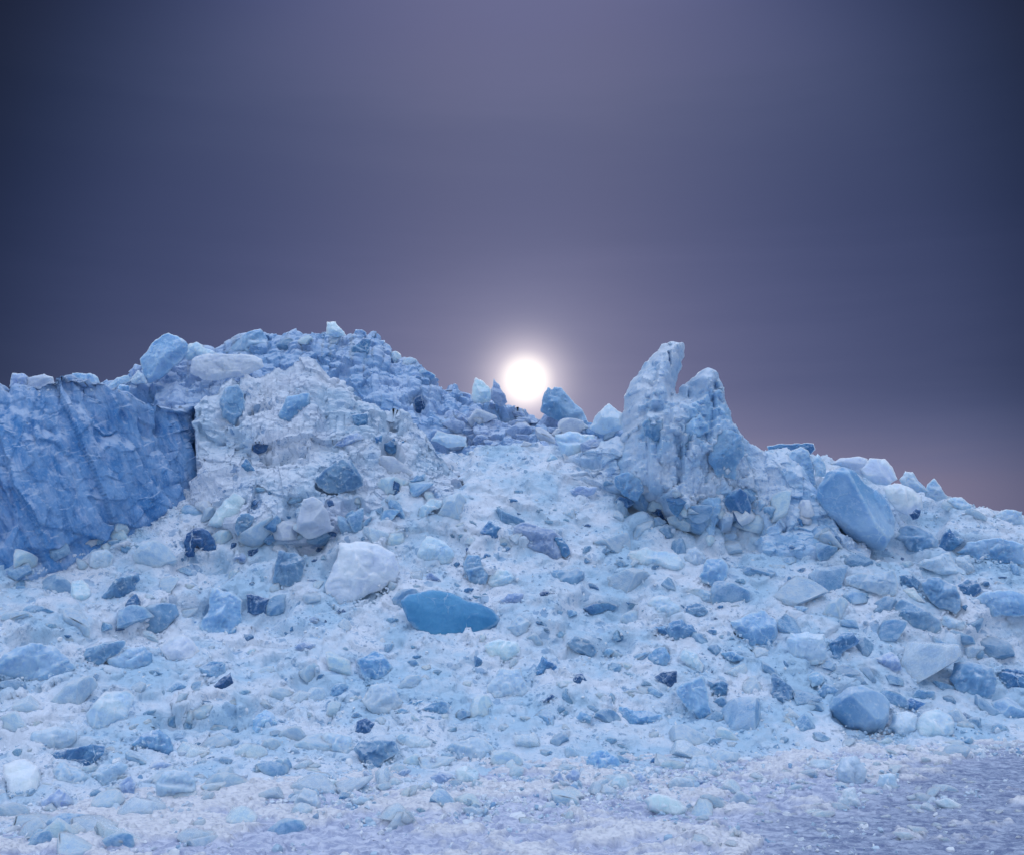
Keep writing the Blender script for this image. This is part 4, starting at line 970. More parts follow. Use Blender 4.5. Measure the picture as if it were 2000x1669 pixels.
b('M2', [(1280,370),(1330,325),(1390,380),(1340,410)], 'blue', 'gem', 'ice_chunk', "=blue ice chunk beside the lip of the pale domed boulder")
b('M2', [(1020,530),(1100,510),(1200,490),(1210,540),(1130,590),(1060,580)], 'grey', 'gem', 'ice_chunk', "=grey mottled ice chunk under the pale domed boulder")
b('M2', [(1080,620),(1100,590),(1155,600),(1145,650),(1100,655)], 'dark', 'gem', 'ice_chunk', "=dark navy ice chunk under the grey mottled one, beside the frosted white boulder")
b('M2', [(800,160),(850,110),(940,90),(940,140),(880,160)], 'blue', 'gem', 'ice_chunk', "blue ice chunk")
b('M2', [(430,180),(490,120),(530,130),(490,190),(450,220)], 'deep', 'gem', 'ice_chunk', "deep blue slanting ice chunk")

LAND, USED = [], set()
AUTO = []                                   # (object, words, px, py) waiting for a place in words


def spot(pix):
    """distance and surface normal under an outline, from the surfaces already built"""
    c = pix.mean(0)
    pr = np.vstack([c[None], c + (pix - c) * 0.8, c + (pix - c) * 0.4])
    hs = [hit(*p) for p in pr]
    hs = [h for h in hs if h is not None]
    return c, hs


for i, (reg, pts, tone, style, name, words_, short, kw) in enumerate(B):
    pix = to_px(reg, pts)
    c, hs = spot(pix)
    vd = ray(*c); vd = vd / np.linalg.norm(vd)
    if 'Y' in kw:
        ctr = P(c[0], c[1], kw['Y']); n = np.array([0, -1.0, 0.15])
    elif hs:
        dist = np.array([(h[0] - CAM) @ vd for h in hs])
        # stay with the surface the outline mostly lies on
        md = np.median(dist); ok = np.abs(dist - md) < 0.7
        nm = np.mean([h[1] for h, k in zip(hs, ok) if k], 0)
        n = -0.55 * vd + 0.45 * nm / np.linalg.norm(nm)
        if kw.get('up'): n = -vd + np.array([0, 0, 0.15])
        n /= np.linalg.norm(n)
        ctr = CAM + vd * (md / 1.0)
        hp = np.array([h[0] for h, k in zip(hs, ok) if k])
        off = np.percentile((hp - ctr) @ n, 70)
        ctr = ctr + n * off
        s_ = (((ctr - CAM) @ n) / (vd @ n))
        ctr = CAM + vd * s_
    else:
        continue
    m_px = np.ptp(pix, axis=0)
    size = m_px.min() / F * np.linalg.norm(ctr - CAM)
    lift = 0.8 * kw.get('lift', 0.015 + 0.035 * size)
    ctr = ctr + n * lift
    ctr = CAM + vd * (((ctr - CAM) @ n) / (vd @ n))
    T = kw.get('T', {'round': .34, 'gem': .32, 'smooth': .28, 'flat': .4}[style] * size)
    o, ext = solid_from_outline(name, pix, ctr, n, T, style, M_ICE[tone], 100 + i, kw.get('fine', 1.0), kw.get('rough', 0.09 if style != 'smooth' else 0.06), cuts=kw.get('cuts', 3 if style == 'smooth' and tone != 'azure' else 0))
    cat = name.replace('_', ' ')
    if words_.startswith('='):
        tag(o, words_[1:], cat, kind='thing'); USED.add(words_[1:])
    else:
        tag(o, None, cat, kind='thing'); AUTO.append((o, words_, c))
    if short: LAND.append((short, c))

for s_, x_, y_ in (("horned tower", 1320, 900), ("blue wall", 200, 960)):
    LAND.append((s_, np.array([x_, y_], float)))

# ------------------------------------------------------------------ smaller chips
C = """
M1 1580 710 30 45 d|1520 585 12 40 k|1110 590 120 50 b|1320 630 130 60 b|960 1390 100 70 k|480 1460 90 60 d|1705 1030 110 60 g|1410 600 35 30 b|400 1390 80 25 k
M2 465 945 55 40 d|560 915 35 100 b|930 1145 45 90 d|1060 1310 90 50 g|1180 1315 30 30 k|850 1395 50 60 d|810 1440 80 40 d|415 1460 80 60 d|1640 1125 60 30 b|1820 1310 130 80 b|1555 505 90 45 d|1870 690 50 50 g|1080 715 70 40 k|1160 690 70 60 b|1070 920 120 70 g|635 60 60 50 d|530 30 110 60 b|810 295 60 40 d|935 570 25 60 b|755 1225 50 50 b|1330 1215 120 70 k|1510 195 30 80 b|1225 170 70 110 k|360 560 70 60 p|185 450 70 90 b|1500 400 120 70 p
M3 770 620 60 50 k|1150 610 100 60 d|1245 262 80 25 d|1470 225 70 55 b|1560 345 100 50 b|1730 330 60 45 b|1930 720 75 55 d|1930 380 75 40 k|1250 50 110 70 b|1200 135 100 45 d|800 125 70 50 b|960 680 80 90 d|655 770 70 80 d|660 960 60 80 b|770 1020 110 80 d|855 1075 80 50 b|930 1050 50 40 b|1480 1335 80 45 d|1535 1400 70 40 d|1340 1215 90 30 d|270 980 110 50 b|990 870 40 45 d|1610 225 60 30 b|1070 200 60 25 b|1120 560 90 70 b|620 490 80 70 b|720 490 80 80 b|820 360 90 60 b
M4 205 985 115 90 d|250 905 55 50 d|305 865 45 50 d|565 845 60 30 k|405 620 65 45 d|325 625 70 60 b|465 695 45 40 d|140 625 120 90 b|590 1155 110 65 b|680 1210 40 25 b|1430 1180 60 50 d|1075 975 40 30 d|1065 1180 50 60 d|415 275 50 40 d|330 395 60 60 g|530 760 70 40 b|790 790 90 50 d|1640 930 80 70 b|425 1450 100 110 b|1440 1470 70 40 b|1540 1480 60 60 b|1590 1160 100 50 p|1390 1290 45 40 k|520 300 90 50 b|1490 800 60 120 b
M5 780 530 90 100 d|430 340 80 130 d|170 250 80 90 d|430 820 70 50 d|310 930 50 110 d|870 700 180 110 b|1040 1085 80 50 d|800 1210 90 40 d|600 970 60 60 d|860 1340 80 110 d|410 1190 140 110 b|320 1340 100 70 d|1150 760 90 60 b|350 595 80 50 d|1350 700 130 50 k
M6 1625 950 80 50 d|1735 945 90 50 w|1430 1170 70 80 d|1800 885 80 25 k
R5 1485 125 35 25 k|1465 470 80 60 d|1180 880 80 50 d|1065 970 70 55 d|1240 1225 60 55 d|1150 1140 50 35 d|1430 1350 85 45 g|405 825 25 35 k|500 720 40 50 d|1330 1310 90 50 g|780 790 110 90 p|1000 790 130 90 b|1100 960 90 80 p
R6 365 355 60 40 g|555 535 40 30 b|400 710 55 30 d|850 355 85 55 b|500 610 60 20 d|1010 590 60 40 d|985 525 40 30 b|1140 685 60 40 b|1400 630 55 120 d|625 955 70 50 d|170 995 45 40 d|470 1010 45 40 b|430 925 50 30 b|605 820 35 50 d|320 1245 60 30 d|920 1320 100 50 g|560 1405 60 40 g|700 1330 60 55 g|1330 760 70 50 p|980 760 170 110 p
R7 275 375 55 30 d|315 418 50 25 d|855 255 80 45 d|640 470 60 20 d|760 455 65 65 d|845 700 70 30 b|885 660 40 35 d|930 760 80 40 b|850 825 130 60 p|665 940 60 25 b|430 945 60 50 b|330 1205 45 25 d|1430 690 40 20 k|1360 680 30 15 k|1300 575 35 40 d|800 1160 80 50 b|990 1080 90 50 p|1160 1100 60 30 b|1110 1215 55 14 d|1270 1385 90 60 g|1290 1050 50 40 b|1510 115 50 40 b|180 970 70 45 p|1080 945 40 30 b|820 640 130 60 p
R8 320 960 60 70 d|175 640 35 70 d|670 215 60 30 d|550 380 60 60 d|270 45 50 30 d|170 1110 70 50 b|1290 960 70 60 d|1370 565 80 60 b|980 580 40 20 d|850 1190 90 45 p|1060 1230 60 35 p|950 1160 60 50 c|1150 1195 90 35 c|740 1260 50 40 p|1000 1415 60 35 c|880 1530 25 18 c|950 1555 40 25 c|810 1255 40 22 c|1480 1160 60 40 c|700 1130 90 40 p|560 1130 90 60 p|1250 1130 120 45 p
"""
TONE = {'d': ('deep', 'dark blue'), 'k': ('dark', 'navy'), 'b': ('blue', 'mid-blue'), 'g': ('grey', 'grey'), 'p': ('pale', 'pale'), 'w': ('white', 'white'), 'c': ('clear', 'glassy')}  # navy also paints one shaded hollow, the chip under the white boulder


def chip_mesh(seed, flat):
    rng = np.random.default_rng(seed)
    bm = bmesh.new(); bmesh.ops.create_icosphere(bm, subdivisions=4, radius=1.0)
    v = np.array([x.co[:] for x in bm.verts])
    for _ in range(8):
        n = rng.normal(size=3); n /= np.linalg.norm(n)
        d = rng.uniform(0.30, 0.72)
        v = v - np.maximum(0, v @ n - d)[:, None] * n
    v = v / np.abs(v).max(0)
    v = v * (1 + 0.06 * fbm(v * 2.2 + seed, 3, seed)[:, None])
    for x, c in zip(bm.verts, v): x.co = c
    for f in bm.faces: f.smooth = True
    me = bpy.data.meshes.new("ice_chip"); bm.to_mesh(me); bm.free()
    me.set_sharp_from_angle(angle=math.radians(24))
    return me


PROTO = [chip_mesh(300 + k, 0) for k in range(24)]
TONED = {}


def proto(k, tone):
    if (k, tone) not in TONED:
        me = PROTO[k].copy(); me.materials.append(M_ICE[tone])
        o = bpy.data.objects.new("ice_chip", me)
        TONED[(k, tone)] = [o, False]
    return TONED[(k, tone)]


def put_chip(px, py, wpx, hpx, tone, deep=0.0, ang=None, name="ice_chip"):
    h = hit(px, py)
    if h is None: return None
    loc, nm = h
    ent = proto(random.randrange(24), tone)
    if ent[1]: o = ent[0].copy()
    else: o = ent[0]; ent[1] = True
    COL.objects.link(o)
    o.name = name
    vd = ray(px, py); vd /= np.linalg.norm(vd)
    dist = np.linalg.norm(loc - CAM)
    sx, sy = wpx / F * dist / 2 * 1.12, hpx / F * dist / 2 * 1.12
    n = nm * 0.5 - vd * 0.5; n /= np.linalg.norm(n)
    ux = np.cross([0, 0, 1.0], n); ux /= np.linalg.norm(ux)
    if ux[0] < 0: ux = -ux
    uy = np.cross(n, ux)
    if uy[2] < 0: uy = -uy
    a = random.uniform(-0.25, 0.25) if ang is None else ang
    ca, sa = math.cos(a), math.sin(a)
    vx = ux * ca + uy * sa; vy = uy * ca - ux * sa
    sz = min(sx, sy) * 0.7
    pos = loc + n * sz * deep
    o.matrix_world = Matrix(((vx[0] * sx, vy[0] * sy, n[0] * sz, pos[0]), (vx[1] * sx, vy[1] * sy, n[1] * sz, pos[1]), (vx[2] * sx, vy[2] * sy, n[2] * sz, pos[2]), (0, 0, 0, 1)))
    return o


for line in C.strip().splitlines():
    reg, rest = line.split(' ', 1)
    for it in rest.split('|'):
        x, y, ww, hh, tn = it.split()
        c = to_px(reg, [(float(x), float(y))])[0]; s_ = REG[reg][2]
        wpx, hpx = float(ww) * s_, float(hh) * s_
        mat, word = TONE[tn]
        o = put_chip(c[0], c[1], wpx, hpx, mat)
        if o is None: continue
        shape = "long" if wpx > 1.9 * hpx else "upright" if hpx > 1.35 * wpx else "blocky"
        size = "tiny" if wpx * hpx < 90 else "small" if wpx * hpx < 330 else "larger"
        tag(o, None, "ice chip", "ice chips set in the white slope")
        AUTO.append((o, f"{size} {word} {shape} ice chip", c))

# lumpy grey snow on the far face below the sun
for k in range(46):
    px = random.uniform(880, 1165); lo_ = np.interp(px, [850, 930, 1000, 1060, 1165], [800, 800, 808, 815, 842])
    py = random.uniform(lo_, 872)
    s_ = random.choice([14, 18, 22, 28, 34, 44])
    o = put_chip(px, py, s_ * 1.25, s_, random.choice(['grey', 'grey', 'white']), deep=0.25, name="snow_lump")
    if o is None: continue
    tag(o, "rounded grey snow lump heaped on the far face below the sun", "snow lump", "grey snow lumps below the sun")

# crest teeth and lumps along the far skyline, each a piece of ice
for px, py, ww, hh, tn in ((655, 660, 30, 26, 'pale'), (560, 668, 40, 22, 'mist'), (600, 662, 34, 20, 'pale'), (775, 697, 32, 26, 'pale'), (800, 706, 44, 22, 'pale'), (835, 732, 40, 26, 'mist'), (862, 746, 34, 20, 'mist'), (905, 768, 36, 20, 'grey'), (960, 790, 30, 18, 'grey'),
                           (1010, 806, 30, 16, 'grey'), (1130, 832, 34, 20, 'pale'), (1190, 842, 36, 22, 'pale'), (1640, 905, 30, 16, 'pale'), (1860, 985, 36, 22, 'pale'), (1905, 1003, 36, 20, 'pale'), (1945, 1008, 30, 16, 'pale')):
    o = put_chip(px, py + 4, ww, hh, tn, deep=0.1, name="ice_lump")
    if o is None: continue
    tag(o, None, "ice lump", "lumps along the skyline")
    AUTO.append((o, f"{'pale' if tn == 'pale' else 'grey-blue'} skyline ice lump", np.array([px, py], float)))


for k in range(60):
    px = random.uniform(20, 2000)
    base_ = np.interp(px, [45, 220, 400, 700, 1000, 1250, 1500, 2000], [1600, 1560, 1535, 1535, 1530, 1505, 1465, 1435])
    py = base_ + random.gauss(-8, 30)
    s_ = random.choice([16, 20, 24, 30, 38, 50])
    o = put_chip(px, py, s_ * random.uniform(1.1, 1.7), s_, random.choice(['pale', 'pale', 'clear', 'pale', 'mist']), deep=0.15, ang=random.uniform(-0.6, 0.6), name="ice_lump")
    if o is None: continue
    tag(o, "small pale ice chunk in the loose jumble along the foot of the slope", "ice lump", "loose chunks along the foot of the slope")
for k in range(64):
    px = random.uniform(0, 1480); py = random.uniform(np.interp(px, [0, 300, 1480], [1560, 1530, 1500]), np.interp(px, [0, 1000, 1480], [1665, 1625, 1580]))
    s_ = random.choice([16, 22, 28, 36, 44, 54]) * (1.2 if px < 420 else 0.85)
    o = put_chip(px, py, s_ * random.uniform(1.0, 1.7), s_, random.choice(['pale', 'clear', 'clear', 'mist']), deep=-0.1, ang=random.uniform(-0.5, 0.5), name="ice_lump")
    if o is None: continue
    tag(o, "pale broken ice lump lying out on the frosty flat ice before the slope", "ice lump", "lumps lying out on the flat ice")
for k in range(90):
    px = random.uniform(1330, 1990); py = random.uniform(np.interp(px, [1330, 1500, 2000], [1560, 1500, 1445]), 1650)
    s_ = random.choice([6, 7, 9, 11, 15, 20])
    o = put_chip(px, py, s_ * random.uniform(1.4, 2.4), s_, random.choice(['clear', 'clear', 'pale']), deep=0.1, ang=random.uniform(-0.3, 0.3), name="ice_fragment")
    if o is None: continue
    tag(o, "small clear ice fragment scattered on the dark flat ice beyond the slope foot", "ice fragment", "clear fragments on the dark flat ice")
FEET = [([(1185, 950), (1290, 990), (1400, 1025), (1490, 985), (1560, 1000), (1640, 1070)], 34, "tumbled ice block heaped round the foot of the horned tower", "blocks heaped round the tower foot"),
        ([(390, 1010), (470, 1060), (600, 1050), (720, 1010), (830, 960), (880, 930)], 22, "ice block fallen at the foot of the grey-white mound", "blocks fallen below the mound"),
        ([(40, 1130), (150, 1090), (270, 1030), (390, 970)], 14, "ice block lying along the foot of the blue wall", "blocks along the wall foot")]
for line, cnt, lab_, grp_ in FEET:
    L_ = np.array(line, float)
    for k in range(cnt):
        px = random.uniform(L_[0, 0], L_[-1, 0]); py = np.interp(px, L_[:, 0], L_[:, 1]) + random.gauss(0, 20)
        s_ = random.choice([16, 22, 28, 36, 46])
        o = put_chip(px, py, s_ * random.uniform(1.0, 1.6), s_, random.choice(['pale', 'pale', 'mist', 'white', 'blue']), deep=0.1, ang=random.uniform(-0.9, 0.9), name="fallen_block")
        if o is None: continue
        tag(o, lab_, "ice block", grp_)
# angular blocks packed into the slope between the large ones
TAKEN = [(to_px(r_[0], r_[1]).mean(0), np.ptp(to_px(r_[0], r_[1]), axis=0).mean()) for r_ in B]
got = 0
for k in range(4000):
    if got >= 200: break
    px = random.uniform(20, 1990); py = random.uniform(1000, 1560)
    top_ = np.interp(px, [45, 400, 700, 1000, 1250, 1450, 1600, 1990], [1130, 980, 930, 905, 1010, 1080, 1100, 1060])
    bot_ = np.interp(px, [45, 220, 400, 700, 1000, 1250, 1500, 2000], [1600, 1550, 1520, 1515, 1510, 1485, 1450, 1425])
    if not top_ < py < bot_: continue
    wgt = 0.11 + 0.7 * (px > 1250) + 0.45 * (px < 430 and py > 1180) + 0.4 * (py > 1360)
    if random.random() > wgt: continue
    s_ = random.choice([18, 24, 30, 38, 48, 60]) * (1.5 if px > 1250 else 1.0)
    if any(np.hypot(*(c_ - (px, py))) < 0.42 * (z_ + s_) for c_, z_ in TAKEN): continue
    o = put_chip(px, py, s_ * random.uniform(1.0, 1.6), s_, random.choices(['pale', 'mist', 'blue', 'grey', 'clear'], [30, 36, 24, 0, 10] if px > 1250 else [50, 24, 14, 0, 12])[0], deep=-0.12, ang=random.uniform(-0.9, 0.9), name="ice_chunk")
    if o is None: continue
    TAKEN.append((np.array([px, py]), s_)); got += 1
    tn = {'pale': 'pale', 'mist': 'milky blue', 'blue': 'blue', 'grey': 'grey', 'clear': 'glassy'}[[a for a in M_ICE if M_ICE[a] == o.data.materials[0]][0]]
    tag(o, None, "ice chunk", "angular chunks packed into the slope")
    AUTO.append((o, f"{'small' if s_ < 28 else 'big' if s_ > 45 else 'mid-sized'} {tn} angular ice chunk", np.array([px, py])))


# ------------------------------------------------------------------ wording of places
def place_words(words_, c):
    dv = sorted(LAND, key=lambda L: np.linalg.norm(L[1] - c))
    near = [L for L in dv if np.linalg.norm(L[1] - c) > 4][:9]
    out = []
    if near:
        L = near[0]; dx, dy = L[1] - c
        r = "just above" if dy > abs(dx) * 1.2 else "just below" if -dy > abs(dx) * 1.2 else "beside"
        out.append((0, f"{words_} {r} the {L[0]}"))
    for i in range(len(near)):
        for j in range(i + 1, len(near)):
            a = near[i][1] - c; b_ = near[j][1] - c
            la, lb = np.linalg.norm(a), np.linalg.norm(b_)
            cs = (a @ b_) / (la * lb)
            if cs < -0.35:
                out.append(((la + lb) * (1.3 + cs), f"{words_} between the {near[i][0]} and the {near[j][0]}"))
    out.sort(key=lambda q: q[0])
    for L in near[1:4]:
        dx, dy = L[1] - c
        r = "above" if dy > abs(dx) else "below" if -dy > abs(dx) else "level with"
        out.append((9e9, f"{words_} {r} the {L[0]}"))
    return [q[1] for q in out]


for o, words_, c in AUTO:
    cand = place_words(words_, c)
    lab = next((x for x in cand if x not in USED), None)
    if lab is None: lab = cand[-1] + ", one of several"
    USED.add(lab); o["label"] = lab

# ------------------------------------------------------------------ crushed ice: uncountable shards over slope, toe and flat ice
def box_bank(n, rng):
    base = np.array([(x, y, z) for x in (-1, 1) for y in (-1, 1) for z in (-1, 1)], float)
    fq = np.array([(0, 1, 3), (0, 3, 2), (4, 6, 7), (4, 7, 5), (0, 4, 5), (0, 5, 1), (2, 3, 7), (2, 7, 6), (0, 2, 6), (0, 6, 4), (1, 5, 7), (1, 7, 3)])
    bank = []
    for k in range(n):
        v = (base + rng.uniform(-0.62, 0.62, (8, 3))) * np.array([1, rng.uniform(0.6, 1), rng.uniform(0.45, 0.9)])
        q, _ = np.linalg.qr(rng.normal(size=(3, 3)))
        bank.append(v @ q)
    return np.array(bank), fq


def cut_bank(n, rng):
    bm = bmesh.new(); bmesh.ops.create_icosphere(bm, subdivisions=2, radius=1.15)
    base = np.array([x.co[:] for x in bm.verts]); fq = np.array([[q.index for q in f.verts] for f in bm.faces]); bm.free()
    bank = []
    for k in range(n):
        v = base.copy()
        for _ in range(8):
            a = rng.normal(size=3); a /= np.linalg.norm(a)
            v = v - np.maximum(0, v @ a - rng.uniform(0.4, 0.85))[:, None] * a
        v = v * rng.uniform(0.7, 1.2, 3) + rng.normal(0, 0.04, v.shape)
        q, _ = np.linalg.qr(rng.normal(size=(3, 3)))
        bank.append(v @ q)
    return np.array(bank), fq


def scatter(points, normals, sizes, name, mat, seed):
    rng = np.random.default_rng(seed)
    vs, fs, nv_ = [], [], 0
    for big, (bank, fq) in ((False, box_bank(60, rng)), (True, cut_bank(40, rng))):
        m_ = sizes > 0.0125 if big else sizes <= 0.0125
        pts_, nrm_, sz_ = points[m_], normals[m_], sizes[m_]
        n = len(pts_)
        if not n: continue
        v = bank[rng.integers(0, len(bank), n)] * sz_[:, None, None]
        V = (pts_ + nrm_ * sz_[:, None] * 0.15)[:, None] + v
        vs.append(V.reshape(-1, 3)); fs.append((fq[None] + (np.arange(n) * bank.shape[1])[:, None, None] + nv_).reshape(-1, 3))
        nv_ += n * bank.shape[1]
    return link(name, make_mesh(name, np.concatenate(vs), tris=np.concatenate(fs), mat=mat, smooth=False))


M_RUB = rubble_mat("crushed_ice_shards"); M_CRUMB = rubble_mat("snow_crumb_shards", 0.3)
rng = np.random.default_rng(5)
sg = slope_G; sn = grid_normals(sg)
if sn[NU // 2, NV // 2, 2] < 0: sn = -sn
iu = rng.integers(0, NU, 46000); iv = rng.integers(4, NV - 10, 46000)
pp = sg[iu, iv]; pn = sn[iu, iv]
dens = np.clip(0.5 + 0.9 * fbm(pp * 0.9, 3, 66) + 0.45 * np.clip(1 - pp[:, 2] / 0.8, 0, 1), 0, 1)
keepm = rng.uniform(0, 1, len(pp)) < dens * 0.75
pp, pn = pp[keepm], pn[keepm]
sz = np.clip(rng.lognormal(math.log(0.0085), 0.55, len(pp)), 0.004, 0.034)
pick = rng.uniform(0, 1, len(pp)) < 0.55
r1 = scatter(pp[pick], pn[pick], sz[pick], "snow_lumps", M_SLOPE, 8)
tag(r1, kind="stuff")
r1b = scatter(pp[~pick], pn[~pick], sz[~pick], "ice_rubble", M_RUB, 18)
tag(r1b, kind="stuff")
# toe and flat ice
n2 = 36000
u2 = rng.uniform(-600, 2600, n2)
kk = np.array(keys, float); toe_y = np.interp(u2, kk, [SL[k_][0][1] for k_ in keys])
dist2 = rng.exponential(1.1, n2) - 0.3
# blotchy drifts, thinner over the dark open ice
px2 = (u2 - 1000) / F * toe_y
p2 = np.stack([px2, toe_y - dist2, np.zeros(n2)], 1)
dn = np.clip(0.75 + 1.0 * fbm(p2 * np.array([0.8, 1.4, 1]), 3, 67) - 0.25 * np.clip(d2_ := dist2, 0, 2), 0, 1) * np.where(u2 > 1500, np.where(dist2 > 0.5, 0.12, 0.5), 1.0)
km = rng.uniform(0, 1, n2) < dn
p2 = p2[km]; d2 = dist2[km]
s2 = np.clip(rng.lognormal(math.log(0.009), 0.6, len(p2)), 0.003, 0.04)
r2 = scatter(p2, np.tile([0, 0, 1.0], (len(p2), 1)), s2, "ice_debris", M_RUB, 9)
tag(r2, kind="stuff")

# crumbs of snow packed round the blocks and along the feet of the masses
cp_, cn_ = [], []
rr = random.Random(3)
for reg, pts, tone, style, name, words_, short, kw in B:
    if 'Y' in kw and name != 'ice_boulder': continue
    pix = to_px(reg, pts); nx_ = np.roll(pix, -1, 0)
    per = np.linalg.norm(nx_ - pix, axis=1)
    for _ in range(int(per.sum() / 5.0)):
        e_ = rr.choices(range(len(pix)), weights=per)[0]
        q_ = pix[e_] + (nx_[e_] - pix[e_]) * rr.random()
        out_ = (q_ - pix.mean(0)); out_ /= np.linalg.norm(out_) + 1e-6
        q_ = q_ + out_ * rr.gauss(3.0, 5.0)
        h_ = hit(*q_)
        if h_ and h_[1][2] > 0.35: cp_.append(h_[0]); cn_.append(h_[1])
for line in ([(45, 1125), (220, 1062), (400, 958)], [(368, 1030), (450, 1050), (560, 1060), (700, 1040), (820, 1010), (900, 985)]):
    L_ = np.array(line, float)
    for _ in range(420):
        x_ = rr.uniform(L_[0, 0], L_[-1, 0]); y_ = np.interp(x_, L_[:, 0], L_[:, 1]) + rr.gauss(2, 9)
        h_ = hit(x_, y_)
        if h_ and h_[1][2] > 0.35: cp_.append(h_[0]); cn_.append(h_[1])
cp_ = np.array(cp_); cn_ = np.array(cn_)
s3 = np.clip(rng.lognormal(math.log(0.009), 0.5, len(cp_)), 0.004, 0.024)
r3 = scatter(cp_, cn_, s3, "snow_crumbs", M_SLOPE, 10)
tag(r3, kind="stuff")

# hollows in the slope under the lower edges of the blocks
vr = np.array(slope_G).reshape(-1, 3)
dv_ = vr - CAM
zf = dv_ @ FWD
vx_ = 1000 + F * dv_[:, 0] / zf; vy_ = 834.5 - F * (dv_ @ UPV) / zf
ok_ = (zf > 1)
push = np.zeros(len(vr))
for i, (reg, pts, tone, style, name, words_, short, kw) in enumerate(B):
    if style == 'flat' or kw.get('up') or 'Y' in kw or (i * 7) % 10 < 6: continue
    pix = to_px(reg, pts); ex = np.ptp(pix, axis=0)
    sh = pix + np.array([((i * 37) % 11 - 5) * 0.012 * ex[0], 0.07 * ex.max() + 3])
    lo_, hi_ = sh.min(0) - 2, sh.max(0) + 2
    m_ = np.where(ok_ & (vx_ > lo_[0]) & (vx_ < hi_[0]) & (vy_ > lo_[1]) & (vy_ < hi_[1]))[0]
    if not len(m_): continue
    q_ = np.stack([vx_[m_], vy_[m_]], 1)
    q_ = q_ + 3.0 * np.stack([fbm(vr[m_] * 9, 2, 12), fbm(vr[m_] * 9, 2, 13)], 1)
    ins = inside(q_, sh)
    amt = min(0.055, 0.06 * ex.min() / F * 11 + 0.012)
    push[m_[ins]] = np.maximum(push[m_[ins]], amt)
gsh = slope_G.shape[:2]
coll = np.zeros(len(vr))
shapes = [to_px(q0[0], q0[1]) for q0 in B if 'Y' not in q0[7] and not q0[7].get('up') and q0[2] != 'azure']
for o in COL.objects:
    if o.name.startswith('ice_chunk') and o.get('group') == "angular chunks packed into the slope":
        c_ = np.array(o.matrix_world.translation) - CAM; zc = c_ @ FWD
        cx_, cy_ = 1000 + F * c_[0] / zc, 834.5 - F * (c_ @ UPV) / zc
        M_ = np.array(o.matrix_world)[:3, :3]
        ax_ = M_[:, 0] * F / zc; ay_ = M_[:, 1] * F / zc
        th_ = np.linspace(0, 6.283, 9)[:-1]
        shapes.append(np.stack([cx_ + np.cos(th_) * (ax_ @ np.array([1, 0, 0])) + np.sin(th_) * ay_[0], cy_ - np.cos(th_) * (ax_ @ UPV) - np.sin(th_) * (ay_ @ UPV)], 1))
for pix in shapes:
    lo_, hi_ = pix.min(0) - 16, pix.max(0) + 16
    m_ = np.where(ok_ & (vx_ > lo_[0]) & (vx_ < hi_[0]) & (vy_ > lo_[1]) & (vy_ < hi_[1]))[0]
    if not len(m_): continue
    q_ = np.stack([vx_[m_], vy_[m_]], 1)
    a_ = pix; ab_ = np.roll(pix, -1, 0) - a_
    ap_ = q_[:, None] - a_[None]
    tt_ = np.clip((ap_ * ab_[None]).sum(-1) / ((ab_ * ab_).sum(-1)[None] + 1e-9), 0, 1)
    d_ = np.linalg.norm(ap_ - tt_[..., None] * ab_[None], axis=-1).min(1)
    d_ = np.where(inside(q_, pix), -d_, d_)
    wv_ = np.clip(0.5 + 1.3 * vnoise(vr[m_] * 5.0, 55), 0, 1.2)
    low_ = np.clip((q_[:, 1] - pix[:, 1].mean()) / (0.5 * np.ptp(pix[:, 1]) + 1), -0.4, 1)
    h_ = np.exp(-((d_ - 2.0) / 7.0) ** 2) * wv_ * (0.018 + 0.014 * np.clip(low_, 0, 1))
    coll[m_] = np.maximum(coll[m_], h_)
push = np.where(coll > 0.012, 0.3 * push, push) - coll
push = push.reshape(gsh)
vr = slope_G - sn * push[..., None]
slope.data.vertices.foreach_set("co", vr.astype(np.float32).ravel()); slope.data.update()


# ------------------------------------------------------------------ world, sun
SUN_AZ = math.atan2(27.0 / F, 1.0)
SUN_EL = TILT + math.atan((834.5 - 742.0) / F)
sd = Vector((math.sin(SUN_AZ) * math.cos(SUN_EL), math.cos(SUN_AZ) * math.cos(SUN_EL), math.sin(SUN_EL)))
w = bpy.data.worlds.new("World"); sc.world = w
t = NT(nodes_of(w))
tc = t.n("ShaderNodeTexCoord")
nv = t.n("ShaderNodeVectorMath", operation='NORMALIZE'); t.l(tc.outputs["Generated"], nv.inputs[0])
sep = t.n("ShaderNodeSeparateXYZ"); t.l(nv.outputs[0], sep.inputs[0])
el = t.math('MULTIPLY', t.math('ARCSINE', sep.outputs[2]), 57.29578)
az = t.math('ABSOLUTE', t.math('SUBTRACT', t.math('MULTIPLY', t.math('ARCTAN2', sep.outputs[0], sep.outputs[1]), 57.29578), math.degrees(SUN_AZ)))
dt = t.n("ShaderNodeVectorMath", operation='DOT_PRODUCT'); t.l(nv.outputs[0], dt.inputs[0]); dt.inputs[1].default_value = sd
th = t.math('MULTIPLY', t.math('ARCCOSINE', t.math('MINIMUM', dt.outputs["Value"], 1.0)), 57.29578)
